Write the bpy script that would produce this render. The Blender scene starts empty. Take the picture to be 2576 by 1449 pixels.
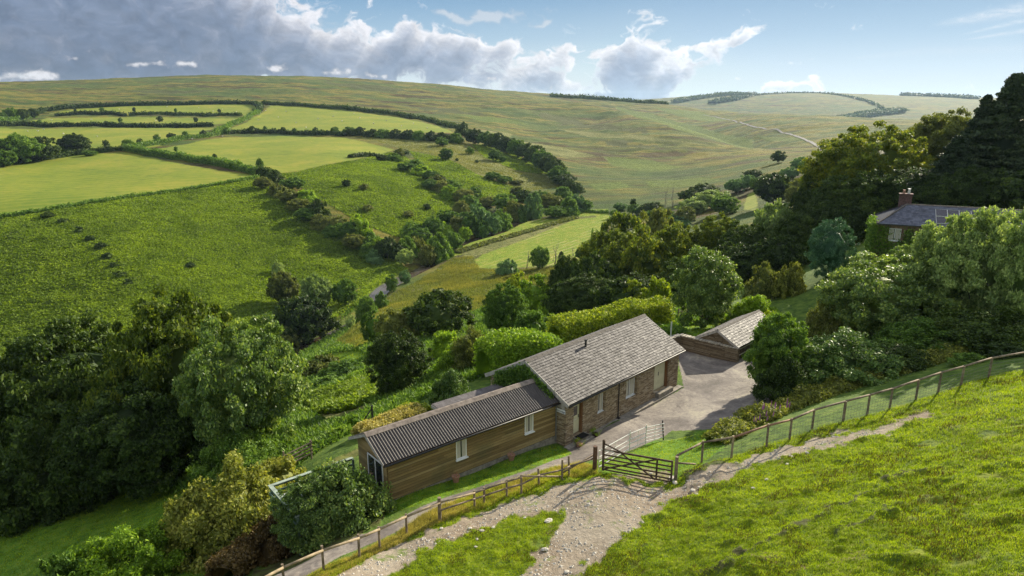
import bpy, math, numpy as np, random
from mathutils import Vector, Matrix
R = math.radians
rng = np.random.default_rng(7)
random.seed(7)
sc = bpy.context.scene
COL = sc.collection

# ------------------------------------------------------------------ camera model (pixels of a 2576 x 1449 view)
F = 1740.; TH = R(15.2); CX = 1288.; CY = 724.5; H = 18.
cT, sT = math.cos(TH), math.sin(TH)
def ray(px, py):
    u = (px-CX)/F; v = (py-CY)/F
    return np.array([u, cT-sT*v, -(sT+cT*v)])
def atz(px, py, z):
    r = ray(px, py); return np.array([0, 0, H])+r*(z-H)/r[2]
def atD(px, py, D):
    r = ray(px, py); return np.array([0, 0, H])+r*D/r[1]
def zdepth(D, z): return D*cT+(H-z)*sT

cam_d = bpy.data.cameras.new('camera'); cam = bpy.data.objects.new('camera', cam_d); COL.objects.link(cam)
cam.location = (0, 0, H); cam.rotation_euler = (R(90)-TH, 0, 0)
cam_d.sensor_width = 36; cam_d.lens = 36*F/2576.; cam_d.clip_start = 0.5; cam_d.clip_end = 20000
sc.camera = cam

# ------------------------------------------------------------------ noise
def _h(ix, iy, s):
    n = (ix.astype(np.int64)*374761393+iy.astype(np.int64)*668265263+s*974711) & 0x7fffffff
    n = ((n ^ (n >> 13))*1274126177) & 0x7fffffff
    return ((n ^ (n >> 16)) & 0xffff)/65535.
def vnoise(x, y, s=0):
    ix = np.floor(x); iy = np.floor(y); fx = x-ix; fy = y-iy
    fx = fx*fx*(3-2*fx); fy = fy*fy*(3-2*fy)
    a = _h(ix, iy, s); b = _h(ix+1, iy, s); c = _h(ix, iy+1, s); d = _h(ix+1, iy+1, s)
    return (a*(1-fx)+b*fx)*(1-fy)+(c*(1-fx)+d*fx)*fy
def fbm(x, y, o=4, s=0):
    v = 0; a = .5; t = 0
    for i in range(o):
        v = v+a*vnoise(x, y, s+i*17); t += a; x = x*2.03+11.3; y = y*2.03+5.7; a *= .5
    return v/t-.5

# ------------------------------------------------------------------ terrain heights
CP = []
def cz(px, py, z): p = atz(px, py, z); CP.append(p)
def cD(px, py, D): p = atD(px, py, D); CP.append(p)
def cw(x, y, z): CP.append(np.array([x, y, z], float))
for a in [(1430,1126,-1.95),(1709,972,-1.95),(1700,880,-1.95),(1770,900,-1.95),(1850,905,-1.9),(1850,1000,-1.7),(1650,1100,-1.75),(1560,1050,-1.9),
          (980,1256,-1.5),(1200,1185,-1.7),(1400,1112,-1.92),(1200,1235,-1.3),(1450,1160,-1.3),(1000,1330,-1.1),(820,1400,-1.1),
          (700,1470,-.7),(900,1405,-.7),(1106,1306,-.7),(1270,1250,-.7),(1420,1195,-.5),(1505,1190,-.1),(1600,1150,-.6),(1650,1110,-1.3),
          (1516,1190,0),(1690,1213,.1),(1400,1280,-.1),(1300,1400,0),(1000,1449,-.3),(1500,1449,.4),(1650,1330,.6),
          (1800,1280,1.3),(2000,1200,2.0),(2000,1400,3.0),(2300,1100,3.0),(2576,1449,5.4),(2576,1000,4.6),(2300,1300,4.0),(1720,1449,1.5),
          (1780,1175,.6),(1950,1110,1.2),(2121,1062,1.9),(2350,990,2.8),(2576,930,3.7),
          (2350,650,1),(2500,660,1.5),(2100,800,-1.5),(2000,900,-1.7),
          (1100,960,-6),(900,1000,-10),(1050,870,-14),(975,725,-38),(1060,665,-37),(950,800,-30),(1150,720,-34),(1250,780,-27),
          (870,890,-22),(760,940,-25),(850,1040,-8.5),(850,1160,-3.2),(800,1210,-3.5),
          (350,1300,-7.5),(100,1400,-8.5),(0,1300,-11),(600,1320,-4.8),(740,1400,-3.0),(350,1220,-10.5),(0,1180,-15),(600,1180,-6),
          (735,893,-40),(850,825,-39.3),(1200,590,-35.3),(1350,545,-34),(0,1050,-43),(300,1000,-41.5),
          (1200,660,-35.5),(1350,600,-34.5),(1530,540,-33),(1450,640,-31),(1700,700,-14),(1900,600,-13),(1700,560,-27),(1850,520,-23),(2000,470,-17),(2100,420,-12),
          (1900,400,-21),(1500,500,-31.5),(1700,480,-29),(2050,640,-5),
          (0,900,-41),(0,700,-31),(0,548,-20.5),(300,800,-37),(300,650,-28),(300,500,-18.5),(640,800,-40),(640,700,-36),(640,600,-30),(900,720,-39),(950,645,-36.5),
          (700,440,-17),(1000,380,-15),(1000,500,-25),(1200,450,-25),(1200,540,-34),(900,560,-29),(1000,600,-34.5),(1300,480,-30.5),(1400,440,-28),(1250,390,-19)]: cz(*a)
for a in [(640,450,318),(0,410,380),(300,385,420),(200,460,310),(300,340,540),(0,330,560),(300,300,700),(300,265,850),(0,270,800),(650,300,720),(650,262,880),(900,300,720),(1000,345,540),
          (850,345,540),(600,345,540),(600,400,400),(850,380,430),(1140,333,600),(1000,285,850),
          (0,207,1250),(250,200,1320),(500,190,1400),(750,192,1450),(900,198,1450),(1100,213,1500),(1300,235,1600),(1500,250,1680),(1680,263,1780),
          (500,230,1050),(1000,240,1150),(1300,280,1000),(1400,330,800),(1500,400,560),(1700,400,560),(1700,300,1400),(1600,270,1600),(1800,322,1200),
          (1500,300,1000),(2060,372,620),(1900,330,1000),(2000,350,800),(1800,293,1450),(2100,325,900),(2150,303,1300),(2000,294,1450),(1850,282,1600),(2400,320,1200),
          (1680,262.5,3600),(1750,245,3900),(1850,238,4100),(2000,233,4300),(2150,236,4350),(2300,242,4400),(2560,248,4700),(2200,288,2900),(1900,270,3300),(2400,288,2900),(2576,290,2900),
          (2300,500,105),(2560,420,120),(2200,480,125),(2400,360,420)]: cD(*a)
for px_, py_, D_, k_, dz_ in [(1480,260,1180,1.25,14),(1560,275,1080,1.22,20),(1640,300,960,1.2,22),(1720,325,850,1.2,20),(1800,348,740,1.2,16),(1860,370,650,1.2,8),
    (1680,262.5,1780,1.25,45),(1850,282,1600,1.25,50),(2000,294,1450,1.25,50),(2150,303,1300,1.25,45),(2400,320,1200,1.25,40),(2000,294,1450,1.7,90),(2300,305,1250,1.8,80)]:
    if k_ < 1.5: cD(px_, py_, D_)
    q_ = atD(px_, py_, D_*k_); q_[2] -= dz_; CP.append(q_)
for x, y, z in [(0,2,3.5),(0,12,1.2),(-20,10,-2),(20,10,6),(30,28,5.4),(0,-30,6),(30,-30,14),(-30,-20,-2),(-40,15,-13),(60,30,8),(100,0,25),(-100,20,-30),(0,-300,60),(300,0,80),(-300,0,0),
                (90,90,6),(160,160,6),(300,330,-2),(500,600,0),(900,900,20),(-500,300,20),(-900,700,50),(-1500,1200,40),(-300,120,-32),(-400,250,-2),(1500,1500,0),
                (-1500,2500,20),(-500,2300,30),(200,2500,10),(500,2600,-60),(1200,2300,-70),(1900,2300,-60),(0,7500,-50),(-4000,5500,-80),(5000,6500,-50),(900,7500,-80),(2500,7000,-60),(4000,3000,0)]: cw(x, y, z)
for t_ in (0, 5, 10, 14):
    for s_ in (-1, 3, 8): CP.append(np.array([36.1+.951*t_+.309*s_, 67-.309*t_+.951*s_, 1.3]))
CP = np.array(CP)
def uv(x, y):
    r = np.hypot(x, y)+1e-6
    return np.arctan2(x, y), np.log(np.maximum(r, 1.0))
U, V = uv(CP[:, 0], CP[:, 1])
KU, KV = 2.2, 1.
def _k(du, dv):
    r2 = (du*KU)**2+(dv*KV)**2
    return r2*np.log(r2+1e-9)*.5
n = len(CP)
A = np.zeros((n+3, n+3)); A[:n, :n] = _k(U[:, None]-U[None], V[:, None]-V[None])+np.eye(n)*2e-4
P_ = np.stack([np.ones(n), U, V], 1); A[:n, n:] = P_; A[n:, :n] = P_.T
W = np.linalg.solve(A, np.concatenate([CP[:, 2], np.zeros(3)]))
def tps(u, v):
    sh = u.shape; u = u.ravel(); v = v.ravel(); o = np.empty(len(u))
    for i in range(0, len(u), 40000):
        uu = u[i:i+40000]; vv = v[i:i+40000]
        o[i:i+40000] = _k(uu[:, None]-U[None], vv[:, None]-V[None])@W[:n]+W[n]+W[n+1]*uu+W[n+2]*vv
    return o.reshape(sh)
# lookup grid in (azimuth, ln r)
GU = np.linspace(-math.pi, math.pi, 721); GV = np.linspace(0, math.log(9000), 420)
HG = tps(*np.meshgrid(GU, GV, indexing='ij'))
HG[-1] = HG[0]*.5+HG[-1]*.5; HG[0] = HG[-1]
rr = np.exp(GV)[None]                                     # far behind the view the land levels off
def h0(x, y):
    u, v = uv(np.asarray(x, float), np.asarray(y, float))
    fu = (u-GU[0])/(GU[1]-GU[0]); fv = np.clip(v/(GV[1]-GV[0]), 0, len(GV)-1.001)
    iu = np.clip(fu.astype(int), 0, len(GU)-2); iv = fv.astype(int); fu = np.clip(fu-iu, 0, 1); fv = fv-iv
    return (HG[iu, iv]*(1-fu)+HG[iu+1, iv]*fu)*(1-fv)+(HG[iu, iv+1]*(1-fu)+HG[iu+1, iv+1]*fu)*fv
def ground(px, py, tmin=16., tmax=7500.):                     # where the line of sight meets the land
    r = ray(px, py); t = np.exp(np.linspace(math.log(tmin), math.log(tmax), 1500))
    X = r[0]*t; Y = r[1]*t; Z = H+r[2]*t
    d = Z-h0(X, Y); k = np.argmax(d < 0)
    if d[k] >= 0: k = len(t)-1
    if k == 0: return np.array([X[0], Y[0], float(h0(X[0], Y[0]))])
    a = d[k-1]/(d[k-1]-d[k]); tt = t[k-1]+(t[k]-t[k-1])*a
    return np.array([r[0]*tt, r[1]*tt, H+r[2]*tt])
def poly(pts): return np.array([ground(*p)[:2] for p in pts])

# stream course
RIV_P = [(300,1030),(500,985),(640,940),(735,893),(790,862),(850,825),(885,795),(935,755),(975,727),(1020,695),(1050,672),(1085,650),(1125,630),(1170,608),(1230,583),(1310,556),(1400,538)]
RIV = np.array([ground(*p) for p in RIV_P])
def resample(P, step):
    P = np.asarray(P, float); d = np.r_[0, np.cumsum(np.hypot(*np.diff(P[:, :2], axis=0).T))]
    n_ = max(2, int(d[-1]/step)+1); t = np.linspace(0, d[-1], n_)
    return np.stack([np.interp(t, d, P[:, i]) for i in range(P.shape[1])], 1)
def smooth(P, it=2):
    P = P.copy()
    for _ in range(it): P[1:-1] = (P[:-2]+2*P[1:-1]+P[2:])/4
    return P
RIVS = smooth(resample(RIV, 4.), 4)
RIVS[:, 2] = np.minimum.accumulate(RIVS[::-1, 2])[::-1]
RIVS[:, 0] += 2.2*np.sin(np.arange(len(RIVS))*.45)
def seg_dist(x, y, L):
    best = np.full(np.shape(x), 1e9)
    for a, b in zip(L[:-1], L[1:]):
        dx, dy = b[0]-a[0], b[1]-a[1]; t = np.clip(((x-a[0])*dx+(y-a[1])*dy)/(dx*dx+dy*dy+1e-9), 0, 1)
        best = np.minimum(best, np.hypot(x-a[0]-t*dx, y-a[1]-t*dy))
    return best
def inside(x, y, Pg):
    c = np.zeros(np.shape(x), bool); n_ = len(Pg); j = n_-1
    for i in range(n_):
        xi, yi = Pg[i]; xj, yj = Pg[j]
        if yi != yj: c ^= ((yi > y) != (yj > y)) & (x < (xj-xi)*(y-yi)/(yj-yi)+xi)
        j = i
    return c

# ------------------------------------------------------------------ zones, traced on the land
Z = {}
Z['pasture'] = [
 [(112,285),(230,270),(330,264),(480,262),(620,261),(652,267),(656,276),(612,292),(500,289),(330,287)],
 [(30,311),(120,296),(330,294),(520,297),(610,298),(598,310),(520,312),(300,311)],
 [(-120,324),(0,322),(300,321),(540,323),(440,350),(400,366),(330,377),(230,383),(120,398),(0,402),(-150,410)],
 [(555,332),(650,292),(682,266),(800,271),(1000,294),(1100,316),(1140,334),(1000,337),(870,330),(640,332)],
 [(395,374),(560,346),(700,341),(860,346),(950,366),(992,377),(900,401),(760,428),(690,437),(640,427),(500,402)],
 [(-150,410),(0,403),(150,393),(315,383),(420,405),(560,430),(648,443),(600,456),(300,501),(0,549),(-150,575)],
 [(1880,488),(1903,478),(1905,530),(1868,528)],[(2330,312),(2420,306),(2420,312),(2340,318)]]
Z['meadow'] = [[(1130,644),(1160,612),(1270,560),(1330,545),(1450,529),(1530,525),(1536,545),(1530,560),(1500,600),(1500,660),(1390,668),(1200,674),(1190,655),(1245,622),(1150,642)]]
Z['bracken'] = [
 [(-150,575),(0,549),(300,501),(600,456),(650,447),(760,520),(860,590),(960,640),(1000,655),(960,700),(900,725),(840,770),(760,845),(700,900),(400,960),(0,1000),(-150,1000)],
 [(700,438),(760,430),(900,403),(980,384),(1010,387),(1050,420),(1120,470),(1180,520),(1100,560),(1020,600),(900,560),(800,500)],
 [(1030,380),(1130,402),(1200,440),(1290,470),(1330,480),(1280,520),(1200,510),(1120,465),(1060,420)],
 [(1185,362),(1260,372),(1330,405),(1400,440),(1300,430),(1220,397)],
 [(775,1000),(940,955),(950,1005),(860,1035),(770,1045)],[(830,760),(900,735),(965,690),(1000,660),(1030,680),(960,735),(880,775),(760,850)],
 [(0,1250),(350,1190),(400,1220),(200,1300),(0,1350)]]
Z['tawny'] = [
 [(1055,705),(1140,650),(1190,645),(1205,676),(1300,680),(1400,672),(1400,720),(1250,760),(1150,800),(1030,830),(900,880),(845,862),(900,815),(990,740)],
 [(900,346),(1100,346),(1180,362),(1222,397),(1300,430),(1400,450),(1420,470),(1330,480),(1290,470),(1200,440),(1130,402),(1000,372)],
 [(1150,634),(1240,603),(1330,578),(1440,546),(1500,542),(1500,546),(1450,552),(1345,592),(1280,618),(1180,652)],
 [(780,1045),(860,1035),(945,1010),(950,1030),(870,1060),(800,1075)],
 [(890,1095),(1000,1050),(1130,1010),(1130,1030),(1000,1075),(900,1110)],
 [(700,1240),(980,1100),(960,1120),(760,1240)]]
Z['lawn'] = [
 [(735,925),(830,890),(925,884),(930,905),(800,955)],[(0,1340),(350,1230),(620,1260),(640,1330),(520,1449),(300,1600),(-200,1600),(-200,1400)],
 [(1690,822),(1840,812),(1830,850),(1740,850)],[(980,1262),(1400,1120),(1450,1135),(1430,1160),(1200,1225),(1030,1280),(960,1300)],
 [(1480,1166),(1560,1148),(1640,1115),(1800,1078),(1850,1075),(1810,1130),(1760,1175),(1700,1212),(1600,1196),(1515,1184)],[(850,1075),(900,1060),(920,1075),(880,1100)]]
Z['field'] = [[(560,1620),(800,1470),(1000,1345),(1270,1255),(1400,1205),(1500,1188),(1690,1215),(1760,1178),(2000,1098),(2300,1010),(2576,930),(2900,850),(3400,1200),(3400,3400),(1288,6000),(-400,3400)]]
Z['verge'] = [[(500,1620),(700,1490),(900,1395),(1060,1300),(1200,1243),(1340,1196),(1460,1166),(1498,1180),(1500,1192),(1400,1205),(1270,1255),(1100,1315),(950,1390),(800,1470),(640,1620)]]
Z['gravel'] = [[(2330,1037),(2345,1046),(2100,1118),(1900,1172),(1770,1228),(1690,1262),(1640,1300),(1560,1360),(1470,1420),(1400,1500),(1330,1620),(1180,1620),(1290,1470),(1370,1380),(1420,1310),(1400,1285),(1330,1290),(1200,1330),(1060,1390),(960,1449),(820,1560),(720,1560),(840,1449),(1000,1370),(1180,1300),(1330,1250),(1430,1212),(1500,1200),(1600,1218),(1680,1232),(1740,1208),(1850,1162),(2050,1105)],
 [(1540,1195),(1690,1215),(1690,1190),(1640,1180)]]
Z['dark'] = []
RUTS = [[(1560,1600),(1710,1475),(1900,1372),(2150,1242),(2300,1180),(2306,1184),(2158,1250),(1915,1380),(1735,1478),(1620,1600)],[(2100,1340),(2230,1285),(2330,1255),(2336,1259),(2236,1292),(2110,1348)]]
Z['tarmac'] = [[(1425,1128),(1720,975),(1700,875),(1870,903),(2010,925),(1980,990),(1900,1040),(1800,1078),(1690,1084),(1600,1128),(1530,1152),(1460,1162),(1340,1196),(1200,1243),(1060,1300),(860,1398),(740,1465),(600,1560),(560,1540),(700,1449),(850,1375),(1040,1285),(1200,1226),(1340,1180),(1440,1142)]]
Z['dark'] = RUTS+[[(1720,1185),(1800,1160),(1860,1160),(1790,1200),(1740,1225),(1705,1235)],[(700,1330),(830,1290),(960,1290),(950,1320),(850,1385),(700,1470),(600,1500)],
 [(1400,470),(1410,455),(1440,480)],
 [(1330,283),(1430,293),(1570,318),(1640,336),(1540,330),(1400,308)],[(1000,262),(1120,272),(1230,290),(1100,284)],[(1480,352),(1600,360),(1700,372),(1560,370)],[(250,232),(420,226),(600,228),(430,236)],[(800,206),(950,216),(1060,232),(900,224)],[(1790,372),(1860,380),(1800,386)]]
Z['bracken'] += [[(1548,268),(1640,286),(1760,318),(1895,352),(1890,374),(1790,348),(1700,326),(1600,296)],[(1520,395),(1640,402),(1720,420),(1640,432),(1540,416)],[(1620,455),(1760,446),(1830,452),(1740,468),(1640,470)],[(1900,338),(2010,344),(2040,356),(1930,352)],[(1640,270),(1760,280),(1850,300),(1800,306),(1700,290)],[(1480,462),(1560,458),(1590,470),(1500,480)],[(1140,286),(1260,296),(1330,312),(1220,308)]]
Z['tawny'] += [[(1400,322),(1540,338),(1700,352),(1790,366),(1640,356),(1480,345)],[(1300,352),(1420,372),(1500,392),(1420,396),(1340,372)],[(1180,322),(1290,336),(1280,346),(1200,334)]]
ZP = {k: [poly(p) for p in v] for k, v in Z.items()}

NS = len(RIVS)
def carve(x, y, z):
    d = seg_dist(x, y, RIVS[::2]); return z-1.6*np.exp(-(d/3.2)**4)

# terrain mesh: polar grid round the standpoint, finer near and inside the view
az = np.r_[np.linspace(-180, -58, 60)[:-1], np.linspace(-58, -41, 120)[:-1], np.linspace(-41, 41, 1000), np.linspace(41, 58, 120)[1:], np.linspace(58, 180, 60)[1:]]
az = np.radians(az); lr = np.r_[np.linspace(math.log(2.), math.log(16), 60)[:-1], np.linspace(math.log(16), math.log(60), 430)[:-1], np.linspace(math.log(60), math.log(500), 420)[:-1], np.linspace(math.log(500), math.log(2200), 260)[:-1], np.linspace(math.log(2200), math.log(8500), 120)]
UA, VR = np.meshgrid(az, lr, indexing='ij'); RR = np.exp(VR)
X = RR*np.sin(UA); Y = RR*np.cos(UA)
Zt = h0(X, Y)
msk = (RR > 100) & (RR < 600); tmp = Zt[msk]; Zt[msk] = carve(X[msk], Y[msk], tmp)
def zone(name, wob=0.012, soft=None):
    """1 inside the traced outlines (their edges wobble a little)"""
    q = fbm(X/RR*60, VR*40, 3, 5)*wob*RR; q2 = fbm(X/RR*60+50, VR*40+9, 3, 8)*wob*RR
    m = np.zeros(X.shape, bool)
    for Pg in ZP[name]:
        lo = Pg.min(0)-5; hi = Pg.max(0)+5
        s = (X > lo[0]) & (X < hi[0]) & (Y > lo[1]) & (Y < hi[1])
        if s.any(): mm = np.zeros(X.shape, bool); mm[s] = inside((X+q)[s], (Y+q2)[s], Pg); m |= mm
    return m.astype(np.float32)
M = {k: zone(k, .002 if k in ('tarmac',) else (.05 if k in ('gravel', 'lawn', 'dark', 'verge') else .006)) for k in ZP}
def blur(a, it=1):
    for _ in range(it):
        b = a.copy(); b[1:-1, 1:-1] = (a[1:-1, 1:-1]*4+a[:-2, 1:-1]+a[2:, 1:-1]+a[1:-1, :-2]+a[1:-1, 2:])/8; a = b
    return a
# small relief
fld = blur(M['field'], 4); hard = blur(np.maximum(M['tarmac'], M['gravel']), 3)
rel = fbm(X*.9, Y*.9, 4, 3)*.22*fld*(1-hard*.8)+fbm(X*3.1, Y*3.1, 3, 9)*.12*fld*(1-hard*.75)
tus = np.clip(fbm(X*1.1+3, Y*1.1, 4, 21)-.10, 0, 1)*.8*fld*(1-hard)*np.clip((X-3)/6, 0, 1)*np.clip(1.2-np.clip(X-14, 0, 9)/9, .2, 1)
rel += tus
rel += fbm(X*.25, Y*.25, 4, 4)*.9*blur(M['bracken'], 3)+fbm(X*.5, Y*.5, 3, 6)*.45*blur(M['tawny'], 3)
wild = np.clip(1-np.maximum.reduce([M[k] for k in ('field', 'tarmac', 'gravel', 'lawn', 'pasture', 'meadow', 'verge', 'bracken', 'tawny')]), 0, 1)
rel += blur(wild, 3)*(fbm(X*.03, Y*.03, 5, 12)*np.clip((RR-300)/400, 0, 1)*5.+fbm(X*.12, Y*.12, 4, 13)*np.clip((RR-200)/400, 0, 1)*1.2)
rel += (fbm(X/900, Y/900, 4, 30))*np.clip((RR-2500)/1500, 0, 1)*26*0
rel += blur(M['verge'], 2)*fbm(X*2.5, Y*2.5, 3, 40)*.25
rel += np.maximum(0, blur(M['dark'], 6))*.10*np.clip((60-RR)/20, 0, 1)
Zt = Zt+rel
ZREL = rel
def quads_grid(nu, nv):
    i, j = np.meshgrid(np.arange(nu-1), np.arange(nv-1), indexing='ij'); a = (i*nv+j).ravel()
    return np.stack([a, a+nv, a+nv+1, a+1], 1)
def mesh_np(name, verts, faces, mats=(), smooth_=False, midx=None):
    me = bpy.data.meshes.new(name); verts = np.asarray(verts, np.float32); faces = np.asarray(faces, np.int32)
    k = faces.shape[1]
    me.vertices.add(len(verts)); me.vertices.foreach_set('co', verts.ravel())
    me.loops.add(faces.size); me.loops.foreach_set('vertex_index', faces.ravel())
    me.polygons.add(len(faces)); me.polygons.foreach_set('loop_start', np.arange(0, faces.size, k, dtype=np.int32))
    me.polygons.foreach_set('loop_total', np.full(len(faces), k, np.int32))
    if midx is not None: me.polygons.foreach_set('material_index', np.asarray(midx, np.int32))
    me.polygons.foreach_set('use_smooth', np.full(len(faces), smooth_, bool))
    for m in mats: me.materials.append(m)
    me.update(calc_edges=True); return me

def link(name, data, parent=None, label=None, cat=None, group=None, kind=None, loc=None):
    o = bpy.data.objects.new(name, data); COL.objects.link(o)
    if parent is not None: o.parent = parent
    if label: o['label'] = label
    if cat: o['category'] = cat
    if group: o['group'] = group
    if kind: o['kind'] = kind
    if loc is not None: o.location = loc
    return o
def thing(name, label, cat, loc=(0, 0, 0), rz=0., group=None):
    o = link(name, None, None, label, cat, group, None, loc); o.rotation_euler = (0, 0, rz); o.empty_display_size = .3
    return o

# ------------------------------------------------------------------ node helpers
class NB:
    def __init__(s, mat):
        mat.use_nodes = True; s.t = mat.node_tree; s.n = s.t.nodes; s.l = s.t.links; s.n.clear()
    def a(s, typ, **kw):
        nd = s.n.new(typ)
        for k, v in kw.items(): setattr(nd, k, v)
        return nd
    def set(s, sock, v):
        if v is None: return
        if hasattr(v, 'is_output') or isinstance(v, bpy.types.NodeSocket): s.l.new(v, sock)
        else: sock.default_value = v if not (isinstance(v, tuple) and len(v) == 3 and sock.type == 'RGBA') else (*v, 1)
    def m(s, op, a, b=None, c=None, clamp=False):
        nd = s.a('ShaderNodeMath', operation=op, use_clamp=clamp); s.set(nd.inputs[0], a)
        if b is not None: s.set(nd.inputs[1], b)
        if c is not None: s.set(nd.inputs[2], c)
        return nd.outputs[0]
    def vm(s, op, a, b=None):
        nd = s.a('ShaderNodeVectorMath', operation=op); s.set(nd.inputs[0], a)
        if b is not None: s.set(nd.inputs[1], b)
        return nd.outputs[0]
    def noise(s, vec, scale, detail=4., rough=.55, dist=0., col=False):
        nd = s.a('ShaderNodeTexNoise'); s.set(nd.inputs['Vector'], vec)
        nd.inputs['Scale'].default_value = scale; nd.inputs['Detail'].default_value = detail
        nd.inputs['Roughness'].default_value = rough; nd.inputs['Distortion'].default_value = dist
        return nd.outputs['Color' if col else 'Fac']
    def ramp(s, f, stops, interp='LINEAR'):
        nd = s.a('ShaderNodeValToRGB'); cr = nd.color_ramp; cr.interpolation = interp
        while len(cr.elements) < len(stops): cr.elements.new(.5)
        for e, (p, c) in zip(cr.elements, stops):
            e.position = p; e.color = (*c, 1) if isinstance(c, tuple) else (c, c, c, 1)
        s.set(nd.inputs[0], f); return nd.outputs[0]
    def mix(s, f, a, b, typ='MIX'):
        nd = s.a('ShaderNodeMix', data_type='RGBA', blend_type=typ); s.set(nd.inputs[0], f); s.set(nd.inputs[6], a); s.set(nd.inputs[7], b)
        return nd.outputs[2]
    def mr(s, v, a, b, c, d, smoothst=False):
        nd = s.a('ShaderNodeMapRange', interpolation_type='SMOOTHSTEP' if smoothst else 'LINEAR'); s.set(nd.inputs[0], v)
        for i, q in enumerate((a, b, c, d)): s.set(nd.inputs[i+1], q)
        return nd.outputs[0]
    def mapping(s, vec, scale=(1, 1, 1), rot=(0, 0, 0), loc=(0, 0, 0)):
        nd = s.a('ShaderNodeMapping'); s.set(nd.inputs[0], vec); nd.inputs['Scale'].default_value = scale
        nd.inputs['Rotation'].default_value = rot; nd.inputs['Location'].default_value = loc; return nd.outputs[0]
    def bump(s, h, strength=.5, dist=.05, normal=None):
        nd = s.a('ShaderNodeBump'); nd.inputs['Strength'].default_value = strength; nd.inputs['Distance'].default_value = dist
        s.set(nd.inputs['Height'], h)
        if normal is not None: s.set(nd.inputs['Normal'], normal)
        return nd.outputs[0]
    def pbsdf(s, col, rough=.8, spec=.3, normal=None, metal=0.):
        nd = s.a('ShaderNodeBsdfPrincipled'); s.set(nd.inputs['Base Color'], col); s.set(nd.inputs['Roughness'], rough)
        nd.inputs['Specular IOR Level'].default_value = spec; s.set(nd.inputs['Metallic'], metal)
        if normal is not None: s.set(nd.inputs['Normal'], normal)
        return nd
    def out(s, sh):
        o = s.a('ShaderNodeOutputMaterial'); s.l.new(sh if isinstance(sh, bpy.types.NodeSocket) else sh.outputs[0], o.inputs[0]); return o
def newmat(name): m = bpy.data.materials.new(name); return m, NB(m)

def simple(name, col, rough=.7, spec=.3, var=.25, scale=6., bumpd=.0, metal=0., stretch=(1, 1, 1), col2=None):
    m, b = newmat(name); tc = b.a('ShaderNodeTexCoord').outputs['Object']; v = b.mapping(tc, stretch)
    nz = b.noise(v, scale, 5, .6)
    c2 = col2 or tuple(x*(1-var*1.6) for x in col); c1 = tuple(min(1, x*(1+var)) for x in col)
    c = b.ramp(nz, [(.3, c2), (.7, c1)])
    nrm = b.bump(b.noise(v, scale*4, 4, .6), .6, bumpd) if bumpd else None
    b.out(b.pbsdf(c, rough, spec, nrm, metal)); return m

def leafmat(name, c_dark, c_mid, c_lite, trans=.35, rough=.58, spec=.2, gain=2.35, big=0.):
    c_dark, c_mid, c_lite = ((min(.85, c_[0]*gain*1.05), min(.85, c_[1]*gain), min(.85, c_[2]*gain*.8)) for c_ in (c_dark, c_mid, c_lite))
    m, b = newmat(name)
    geo = b.a('ShaderNodeNewGeometry'); oi = b.a('ShaderNodeObjectInfo')
    isl = geo.outputs['Random Per Island']
    tc = b.a('ShaderNodeTexCoord').outputs['Object']
    nz = b.noise(tc, 1.6, 3, .6)
    f = b.m('ADD', b.m('MULTIPLY', isl, .55), b.m('MULTIPLY', nz, .6)); f = b.m('ADD', f, b.m('MULTIPLY', b.m('SUBTRACT', oi.outputs['Random'], .5), .22))
    col = b.ramp(f, [(.25, c_dark), (.58, c_mid), (.95, c_lite)])
    if big: col = b.mix(1., col, b.ramp(b.noise(tc, big, 6, .68, .5), [(.38, (.66, .70, .7)), (.5, (.95, .95, .9)), (.62, (1.25, 1.18, 1.))]), 'MULTIPLY')
    d = b.pbsdf(col, rough, spec)
    t = b.a('ShaderNodeBsdfTranslucent'); b.set(t.inputs[0], b.mix(1., col, (1.0, 1.0, .45), 'MULTIPLY'))
    mx = b.a('ShaderNodeMixShader'); mx.inputs[0].default_value = trans
    b.l.new(d.outputs[0], mx.inputs[1]); b.l.new(t.outputs[0], mx.inputs[2]); b.out(mx.outputs[0]); return m

# ------------------------------------------------------------------ land material
LM, b = newmat('land')
tc = b.a('ShaderNodeTexCoord').outputs['Object']
atA = b.a('ShaderNodeAttribute', attribute_name='zoneA'); atB = b.a('ShaderNodeAttribute', attribute_name='zoneB'); atC = b.a('ShaderNodeAttribute', attribute_name='zoneC')
sA = b.a('ShaderNodeSeparateColor'); b.l.new(atA.outputs['Color'], sA.inputs[0])
sB = b.a('ShaderNodeSeparateColor'); b.l.new(atB.outputs['Color'], sB.inputs[0])
sC = b.a('ShaderNodeSeparateColor'); b.l.new(atC.outputs['Color'], sC.inputs[0])
mP, mBr, mTa = sA.outputs[0], sA.outputs[1], sA.outputs[2]; mLw = atA.outputs['Alpha']
mFi, mVe, mGr = sB.outputs[0], sB.outputs[1], sB.outputs[2]; mTm = atB.outputs['Alpha']
mDk, mMe, mFar = sC.outputs[0], sC.outputs[1], sC.outputs[2]
nFine = b.noise(tc, 5., 5, .7); nMed = b.noise(tc, .35, 5, .65); nBig = b.noise(tc, .03, 5, .6, .4); nHuge = b.noise(tc, .006, 6, .62, .6)
strk = b.noise(b.mapping(tc, (.012, .05, .02), (0, 0, R(-25))), 1., 6, .68, .3)
n2 = b.noise(tc, 1.4, 6, .72)
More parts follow.
